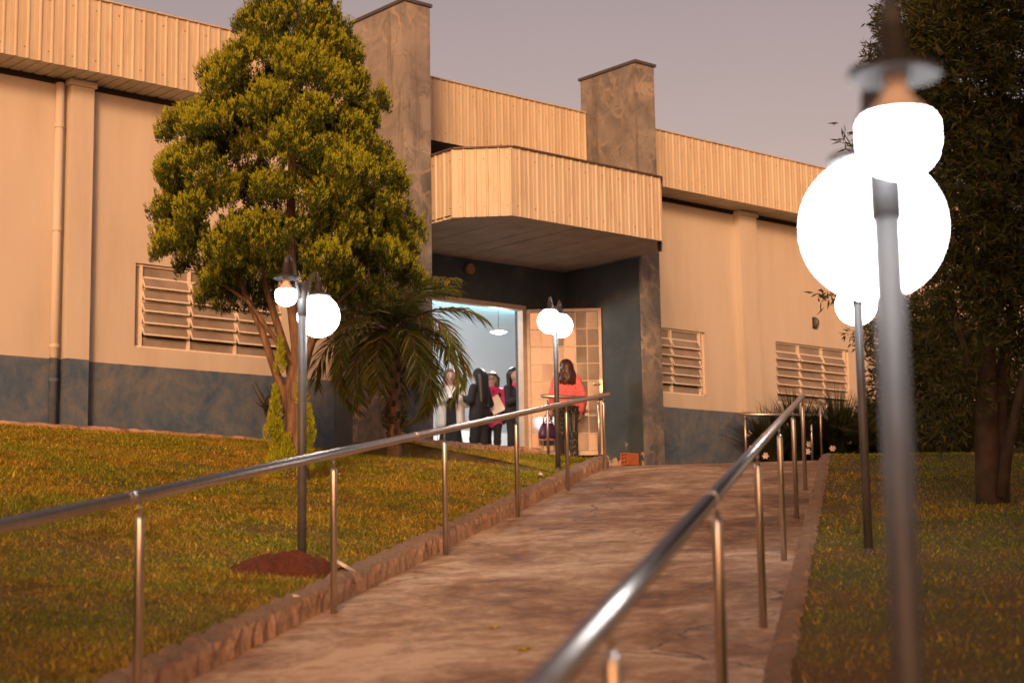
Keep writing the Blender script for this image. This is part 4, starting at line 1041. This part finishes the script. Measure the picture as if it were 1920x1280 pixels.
# woman in coral sweater, seen from behind, walking to the door leaf
face_in = math.radians(49 - 90 + 12)
w1p = Vector((17.80, 19.30, pave_z(17.8, 19.3)))
P1 = empty('person', w1p, face_in); tag(P1, 'woman in coral sweater and dotted black trousers seen from behind at the open door', 'person')
arms = {-1: ((-.235, -.05, 1.10), (-.25, .06, .89), (0, .25, -1), (1, 0, 0)), 1: ((.235, -.06, 1.10), (.235, .02, .86), (0, .2, -1), (-1, 0, 0))}
pr, v = person_body(1.67, arms, (0, 1, 2, 3), std_legs(.10), 0.0, sleeve_r=(.075, .076, .055), torso_w=1.16, foot='heel', leg_r=(.095, .082, .082), bust=False)
pr += [((-.075, .0, 1.01), (.075, 0, 1.01), .125, .125, 1, (1, 1.1, 1), .05), ((0, -.02, 1.38), (0, -.0, 1.43), .075, .062, 1, None, .03)]
blend_obj('body', pr, [M['skin'], M['coral'], M['dots'], M['black']], P1)
hp = [((0, -.02, 1.585), (0, .0, 1.60), .110, .110, 0), ((0, -.045, 1.56), (0, -.055, 1.40), .102, .098, 0), ((-.05, -.06, 1.44), (-.055, -.065, 1.33), .07, .05, 0), ((.03, -.06, 1.44), (.06, -.07, 1.31), .075, .055, 0)]
for i in range(11):
    a_ = math.radians(200 + 140 * i / 10); rr0 = .098; ph = i * 1.7; prev = None
    for k in range(6):
        z_ = 1.56 - .052 * k; rr1 = rr0 + .012 * k * (1 if k < 4 else .7); w_ = .014 * math.sin(ph + k * 2.1)
        q = (rr1 * math.cos(a_) * 1.02 + w_, rr1 * math.sin(a_) * .85 - .02 + .3 * w_, z_ - .02 * rng.rand())
        if prev: hp.append((prev, q, .027, .025 if k < 5 else .012, 0, None, .010))
        prev = q
blend_obj('hair', hp, [M['hair_brown']], P1, .009, .03)
P1.scale = (.985, .985, .985)
# handbag in her left hand
bg_ = empty('handbag', w1p + Vector((math.cos(face_in)*-.30 - math.sin(face_in)*.10, math.sin(face_in)*-.30 + math.cos(face_in)*.10, .38)), face_in + .3); tag(bg_, 'purple handbag with tan base held by the woman in coral', 'handbag')
m = MB(); vs = []
for z, wx, wy in ((0.02, .16, .065), (.10, .165, .07), (.22, .13, .05), (.28, .10, .02)):
    for q in range(12):
        a = 2*math.pi*q/12; vs.append((wx*math.copysign(abs(math.cos(a))**.6, math.cos(a)), wy*math.copysign(abs(math.sin(a))**.6, math.sin(a)), z))
m.add(vs, [(i*12+q, i*12+(q+1) % 12, (i+1)*12+(q+1) % 12, (i+1)*12+q) for i in range(3) for q in range(12)] + [tuple(range(11, -1, -1)), tuple(range(36, 48))], 0, True); m.build('pouch', M['purple'], bg_, False)
MB().prism([(.168*math.cos(a), .07*math.sin(a)) for a in np.linspace(0, 2*math.pi, 14)[:-1]], 0, .03).build('base', M['tan'], bg_, False)
MB().tube([(-.08, 0, .27), (-.06, 0, .38), (0, 0, .43), (.06, 0, .38), (.08, 0, .27)], .009, 8).build('handle', M['purple'], bg_, False)

# white jacket, facing the camera
face_cam = math.radians(49 + 90)
def P_at(px, d): # position on the room floor from lateral/depth of the doorway
    return px
def jacket(parent, mi, hem, flare=.19, gap=.07, sl=(.075, .075, .062), arms=None):
    pass
p2 = Vector((17.62, 22.05, FL)); P2 = empty('person', p2, face_cam + .15); tag(P2, 'woman in white blazer over long black dress standing left in the doorway', 'person')
arms = {-1: ((-.27, .02, 1.10), (-.10, .20, 1.18), (.7, .3, .6), (0, -1, 0)), 1: ((.27, .02, 1.10), (.10, .20, 1.18), (-.7, .3, .6), (0, -1, 0))}
pr, v = person_body(1.66, arms, (0, 1, 2, 2), std_legs(.0), 0, skirt=(.42, .21), sleeve_r=(.075, .075, .066), torso_w=.95)
blend_obj('body', pr, [M['skin'], M['ivory'], M['black']], P2)
jk = []
for sg in (-1, 1):
    jk += [((sg*.13, .05, 1.30), (sg*.15, .07, .74), .07, .075, 0, None, .04), ((sg*.12, -.06, 1.30), (sg*.13, -.08, .74), .085, .10, 0, None, .05), ((sg*.17, 0, 1.2), (sg*.19, 0, .74), .07, .07, 0, None, .04)]
jk += [((0, -.08, 1.3), (0, -.10, .74), .09, .09, 0, None, .05)]
blend_obj('blazer', jk, [M['ivory']], P2)
MB().prism([(-.055, .120), (.055, .120), (.07, .155), (-.07, .155)], .74, 1.24).build('dress_front', M['black'], P2, False)
hp = [((0, -.02, 1.585), (0, -.01, 1.60), .106, .106, 0), ((0, -.05, 1.56), (0, -.06, 1.36), .10, .09, 0), ((-.09, 0, 1.55), (-.10, .02, 1.36), .035, .03, 0), ((.09, 0, 1.55), (.10, .02, 1.36), .035, .03, 0)]
blend_obj('hair', hp, [M['hair_auburn']], P2)
def paper(label, loc, rot, w=.21, h=.297):
    m = MB(); n = 6; vs = []
    for i in range(n + 1):
        u = i / n - .5; vs += [(-w/2, .03 * u*u*4, u*h), (w/2, .03*u*u*4, u*h)]
    vs += [(x, y + .0015, z) for x, y, z in vs]; k = 2*(n+1)
    m.add(vs, [(2*i, 2*i+1, 2*i+3, 2*i+2) for i in range(n)] + [(k+2*i+2, k+2*i+3, k+2*i+1, k+2*i) for i in range(n)])
    o = m.build('paper_sheet', M['paper']); o.location = loc; o.rotation_euler = rot; tag(o, label, 'paper'); return o
def local(o, x, y, z):
    c, s_ = math.cos(o.rotation_euler.z), math.sin(o.rotation_euler.z); return Vector((o.location.x + c*x - s_*y, o.location.y + s_*x + c*y, o.location.z + z))
paper('small white leaflet in the hands of the woman in the white blazer', local(P2, 0, .27, 1.22), (.5, 0, face_cam), .13, .15)

# long black hair, back to us
p3 = Vector((18.02, 21.75, FL)); P3 = empty('person', p3, math.radians(49 - 90 + 50)); tag(P3, 'woman with long black hair and black suit, back turned, in the doorway', 'person')
arms = {-1: ((-.26, -.02, 1.12), (-.30, .20, 1.20), (-.3, .8, .4), (1, 0, 0)), 1: ((.25, -.02, 1.10), (.16, .22, 1.12), (-.4, .8, .2), (-1, 0, 0))}
pr, v = person_body(1.67, arms, (0, 1, 1, 1), std_legs(.04), 0, sleeve_r=(.068, .064, .052), torso_w=1.15, leg_r=(.10, .078, .07))
pr += [((-.07, 0, 1.12), (-.08, 0, .86), .12, .135, 1, (1, 1.1, 1), .05), ((.07, 0, 1.12), (.08, 0, .86), .12, .135, 1, (1, 1.1, 1), .05)]
blend_obj('body', pr, [M['skin'], M['black']], P3)
hp = [((0, -.02, 1.585), (0, -.0, 1.605), .11, .11, 0), ((-.04, -.06, 1.56), (-.06, -.10, 1.12), .09, .06, 0), ((.04, -.06, 1.56), (.06, -.10, 1.10), .09, .06, 0), ((0, -.06, 1.5), (0, -.12, 1.06), .09, .05, 0), ((.09, .0, 1.55), (.11, -.02, 1.25), .04, .03, 0)]
blend_obj('hair', hp, [M['hair_dark']], P3)

# glasses, magenta blouse, facing the camera
p4 = Vector((18.62, 22.12, FL)); P4 = empty('person', p4, face_cam - .1); tag(P4, 'woman with short brown hair, glasses and magenta blouse facing the camera in the doorway', 'person')
arms = {-1: ((-.23, .06, 1.08), (-.06, .22, 1.12), (.8, .4, .2), (0, -1, 0)), 1: ((.25, -.02, 1.09), (.20, .10, .86), (0, .2, -1), (-1, 0, 0))}
pr, v = person_body(1.68, arms, (0, 1, 2, 2), std_legs(.03), 0, sleeve_r=(.066, .060, .05), torso_w=1.02)
pr += [((-.06, 0, 1.08), (-.06, 0, .84), .115, .12, 1, (1, 1.15, 1), .05), ((.06, 0, 1.08), (.06, 0, .84), .115, .12, 1, (1, 1.15, 1), .05), ((-.05, .03, 1.42), (.05, .04, 1.40), .05, .05, 1, None, .03), ((0, .09, 1.38), (.02, .12, 1.24), .04, .03, 1, None, .02)]
blend_obj('body', pr, [M['skin'], M['magenta'], M['black']], P4)
hp = [((0, -.035, 1.60), (0, -.02, 1.625), .112, .108, 0), ((-.10, -.02, 1.60), (-.098, .0, 1.47), .04, .034, 0), ((.10, -.02, 1.60), (.098, .0, 1.47), .04, .034, 0), ((0, -.07, 1.56), (0, -.07, 1.46), .09, .08, 0), ((-.06, .06, 1.665), (.06, .06, 1.665), .035, .035, 0)]
blend_obj('hair', hp, [M['hair_brown']], P4)
gm = MB()
for sg in (-1, 1):
    c = Vector((sg*.036, .125, 1.592)); gm.tube([c + Vector((.028*math.cos(a), 0, .02*math.sin(a))) for a in np.linspace(0, 2*math.pi, 13)], .004, 6)
    gm.tube([c + Vector((sg*.028, 0, .005)), Vector((sg*.098, .02, 1.60))], .003, 5)
gm.tube([(-.01, .127, 1.595), (.01, .127, 1.595)], .003, 5); gm.build('glasses', M['lens'], P4, False)
bz = MB(); 
blend_obj('open_jacket', [((-.15, .0, 1.30), (-.17, -.01, .86), .075, .075, 0), ((-.10, -.08, 1.3), (-.10, -.08, .86), .085, .09, 0), ((.10, -.08, 1.3), (.10, -.08, .86), .085, .09, 0)], [M['black']], P4)
paper('white sheet held between the two women on the right of the doorway', local(P4, -.10, .30, 1.10), (.25, .45, face_cam), .23, .31)

# right woman in profile
p5 = Vector((18.52, 21.40, FL)); P5 = empty('person', p5, math.radians(49 + 90 + 42)); tag(P5, 'woman in black jacket with pink collar in profile at the right of the doorway', 'person')
arms = {-1: ((-.22, .08, 1.10), (-.10, .28, 1.14), (.1, 1, .15), (0, 0, -1)), 1: ((.22, .08, 1.10), (.10, .28, 1.16), (-.1, 1, .15), (0, 0, -1))}
pr, v = person_body(1.66, arms, (0, 1, 1, 1), std_legs(.06), .03, sleeve_r=(.068, .062, .05), torso_w=1.12, leg_r=(.10, .072, .06))
pr += [((-.06, 0, 1.10), (-.07, 0, .88), .12, .13, 1, (1, 1.1, 1), .05), ((.06, 0, 1.10), (.07, 0, .88), .12, .13, 1, (1, 1.1, 1), .05), ((-.03, .04, 1.43), (.03, .05, 1.40), .055, .05, 2, None, .02)]
blend_obj('body', pr, [M['skin'], M['black'], M['magenta']], P5)
hp = [((0, -.035, 1.60), (0, -.02, 1.62), .110, .106, 0), ((0, -.075, 1.58), (0, -.09, 1.28), .095, .07, 0), ((-.09, -.03, 1.60), (-.085, -.05, 1.42), .035, .035, 0), ((.09, -.03, 1.60), (.085, -.05, 1.42), .035, .035, 0)]
blend_obj('hair', hp, [M['hair_dark']], P5)

def face(P, k):
    for sg in (-1, 1):
        MB().tube([(sg*.024*k, .100*k, 1.568*k), (sg*.034*k, .103*k, 1.571*k), (sg*.046*k, .097*k, 1.568*k)], [.004, .0075, .004], 8).build('eye', M['lens'], P, False)
        MB().tube([(sg*.018*k, .108*k, 1.588*k), (sg*.036*k, .108*k, 1.594*k), (sg*.054*k, .096*k, 1.588*k)], [.003, .0045, .002], 6).build('eyebrow', M['hair_brown'], P, False)
    MB().tube([(-.022*k, .104*k, 1.499*k), (0, .112*k, 1.501*k), (.022*k, .104*k, 1.499*k)], [.003, .0075, .003], 8).build('lips', M['magenta'], P, False)
for P_, k_ in ((P2, 1.0), (P4, 1.012), (P5, 1.0)): face(P_, k_)

# ------------------------------------------------------------------ small things on the ground
bk = MB(); bk.box((-.145, -.07, 0), (.145, .07, .19))
bo = bk.mesh('block', M['brick']); r = empty('hollow_brick', (18.30, 18.42, pave_z(18.3, 18.42)), .12); tag(r, 'orange hollow clay brick on the landing beside the right tower', 'brick')
sh = MB()
for (a, b) in (((-.145, -.07, 0), (.145, -.055, .19)), ((-.145, .055, 0), (.145, .07, .19)), ((-.145, -.055, 0), (.145, .055, .014)), ((-.145, -.055, .176), (.145, .055, .19)), ((-.145, -.006, .014), (.145, .006, .176)), ((-.145, -.055, .062), (.145, -.006, .072)), ((-.145, -.055, .118), (.145, -.006, .128)), ((-.145, .006, .062), (.145, .055, .072)), ((-.145, .006, .118), (.145, .055, .128))):
    sh.box(a, b)
for i in range(5): sh.box((-.14, -.0735, .02 + i*.034), (.14, -.0702, .032 + i*.034))
sh.build('shell', M['brick'], r, False); bpy.data.meshes.remove(bo)
def mound(c, rx, ry, h, ang):
    from mathutils import noise as mn
    nx, na = 22, 56; vs = []
    for i in range(nx):
        u = i / (nx - 1)
        for q in range(na):
            a = 2*math.pi*q/na; k = 1 + .22*math.sin(2*a + 1) + .12*math.sin(5*a); x = rx*u*k*math.cos(a); y = ry*u*k*math.sin(a)
            X = c[0] + x*math.cos(ang) - y*math.sin(ang); Y = c[1] + x*math.sin(ang) + y*math.cos(ang)
            nz = .035*mn.noise(Vector((X*7, Y*7, 1))) + .028*mn.noise(Vector((X*19, Y*19, 3))) + .018*mn.noise(Vector((X*45, Y*45, 5)))
            vs.append((X, Y, float(ground_z(X, Y)) + h*(1-u*u)**1.3 - .015*u + nz*(1 - .5*u)))
    return link('soil_mound', mesh_from('soil_mound', vs, [(i*na+q, i*na+(q+1) % na, (i+1)*na+(q+1) % na, (i+1)*na+q) for i in range(nx-1) for q in range(na)], M['redsoil'], False))
tag(mound((6.20, 9.50), .40, .27, .13, -.75), 'mound of red soil at the foot of the lamp post', 'soil mound')
def chip(name, label, cat, px, py, w, d, h, rot, mat):
    z = float(ground_z(px, py)); m = MB(); rr_ = np.random.RandomState(int(px*100)); k = 7
    poly = [(w*.5*math.cos(a)*rr_.uniform(.8, 1.1), d*.5*math.sin(a)*rr_.uniform(.8, 1.1)) for a in np.linspace(0, 2*math.pi, k + 1)[:-1]]
    m.prism(poly, 0, h); o = m.build(name, mat); o.location = (px, py, z + (.05 if w > .2 else .02)); o.rotation_euler = rot; tag(o, label, cat); return o
chip('broken_tile', 'broken white tile lying on the grass behind the left kerb', 'tile', 6.48, 9.26, .22, .15, .02, (.55, .10, .75), M['petal'])
chip('litter', 'small white scrap on the grass near the kerb', 'litter', 5.62, 8.55, .07, .045, .012, (.2, .1, .3), M['petal'])
chip('litter', 'crumpled white litter on the lawn near the two-globe lamp', 'litter', 12.7, 14.25, .14, .07, .03, (.2, .3, .9), M['petal'])
# dead leaf and weeds growing from the ramp cracks
def weed(s, t, n, label):
    x, y = xy(s, t); z = float(ramp_z(t)); m = MB(); rr_ = np.random.RandomState(int(t*50))
    for i in range(n):
        a = rr_.uniform(0, 6.28); d = Vector((math.cos(a), math.sin(a), 0)); b = Vector((rr_.uniform(-.05, .05), rr_.uniform(-.02, .02), 0)); L = rr_.uniform(.02, .05); sd = Vector((-d.y, d.x, 0)) * .006
        m.add([b - sd*.4, b + sd*.4, b + d*L*.5 + sd + Vector((0, 0, .015)), b + d*L*.5 - sd + Vector((0, 0, .015)), b + d*L], [(0, 1, 2, 3), (3, 2, 4)])
    o = m.build('weed', M['grass']); o.location = (x, y, z + .002); tag(o, label, 'weed')
weed(-1.75, 8.6, 26, 'small green weed growing from the longest crack in the ramp'); weed(-2.25, 7.4, 22, 'tiny weed low on the left half of the ramp')
weed(-2.05, 9.3, 14, 'tiny weed tuft on the middle of the ramp')

# ------------------------------------------------------------------ grass
def grass(name, label, n, smin, smax, tmin, tmax, mask):
    k = n * 4; t = tmin + (tmax - tmin) * rng.rand(k) ** 1.35; s = smin + (smax - smin) * rng.rand(k)
    x = s * ST + t * CT; y = -s * CT + t * ST; ok = mask(x, y, s, t)
    x, y, s, t = x[ok][:n], y[ok][:n], s[ok][:n], t[ok][:n]; n = len(x); z = ground_z(x, y); P = np.stack([x, y, z - .004], 1)
    dist = np.sqrt(x*x + y*y); a = rng.uniform(0, 2*math.pi, n); le = rng.uniform(.5, 2.4, n)
    D = unit(np.stack([np.cos(a)*le, np.sin(a)*le, np.ones(n)*.8], 1)); U = unit(np.stack([-np.sin(a), np.cos(a), rng.uniform(-.3, .3, n)], 1))
    cl = .5 + .5*np.sin(x*2.1 + 1.7*np.sin(y*1.3))*np.sin(y*1.9 + 1.1*np.sin(x*1.7)); L = rng.uniform(.025, .060, n) * (.7 + .6*cl) * (1 + 1.4*(rng.rand(n) < .012)); W = rng.uniform(.0035, .0065, n) * np.clip(dist / 9, .8, 2.4); br_ = rng.rand(n) < .06 * (np.sin(x*1.1 + 2)*np.sin(y*.9) > -.2); W = np.where(br_, W * 3.2, W)
    b0 = P - U * W[:, None] * .5; b1 = P + U * W[:, None] * .5; tip = P + D * L[:, None]
    V = np.stack([b0, b1, tip], 1).reshape(-1, 3); F = np.arange(3*n).reshape(-1, 3)
    o = link(name, np_mesh(name, V, F, M['grass'])); tag(o, label, 'grass', kind='stuff'); return o
def mleft(x, y, s, t):
    e = np.where(x < 13.3, 19.9, np.where(x < 15.9, 17.98, -99)); m1 = ((x - 6.2)*.73 - (y - 9.5)*.68)**2/.30**2 + ((x - 6.2)*.68 + (y - 9.5)*.73)**2/.20**2 > 1
    fade = np.sin(x*1.9 + .7)*np.sin(y*2.3 + 1.1*np.sin(x)) ; bare = rng.rand(len(x)) > np.clip((fade - .35)*1.1, 0, .75)
    return (y < e) & m1 & bare & (x > 1.5) & (s < -3.47)
def mright(x, y, s, t):
    bare = rng.rand(len(x)) > np.clip((np.sin(x*1.5)*np.sin(y*1.9 + x*.5) - .3), 0, .6); return (y < 19.0) & bare & (y < 18.6)
grass('lawn_grass', 'short yellow-green grass of the left lawn', 520000, -12, -3.47, 4.0, 24.5, mleft)
grass('lawn_grass', 'short shaded grass of the right lawn', 150000, -.31, 5.5, 4.5, 27, mright)
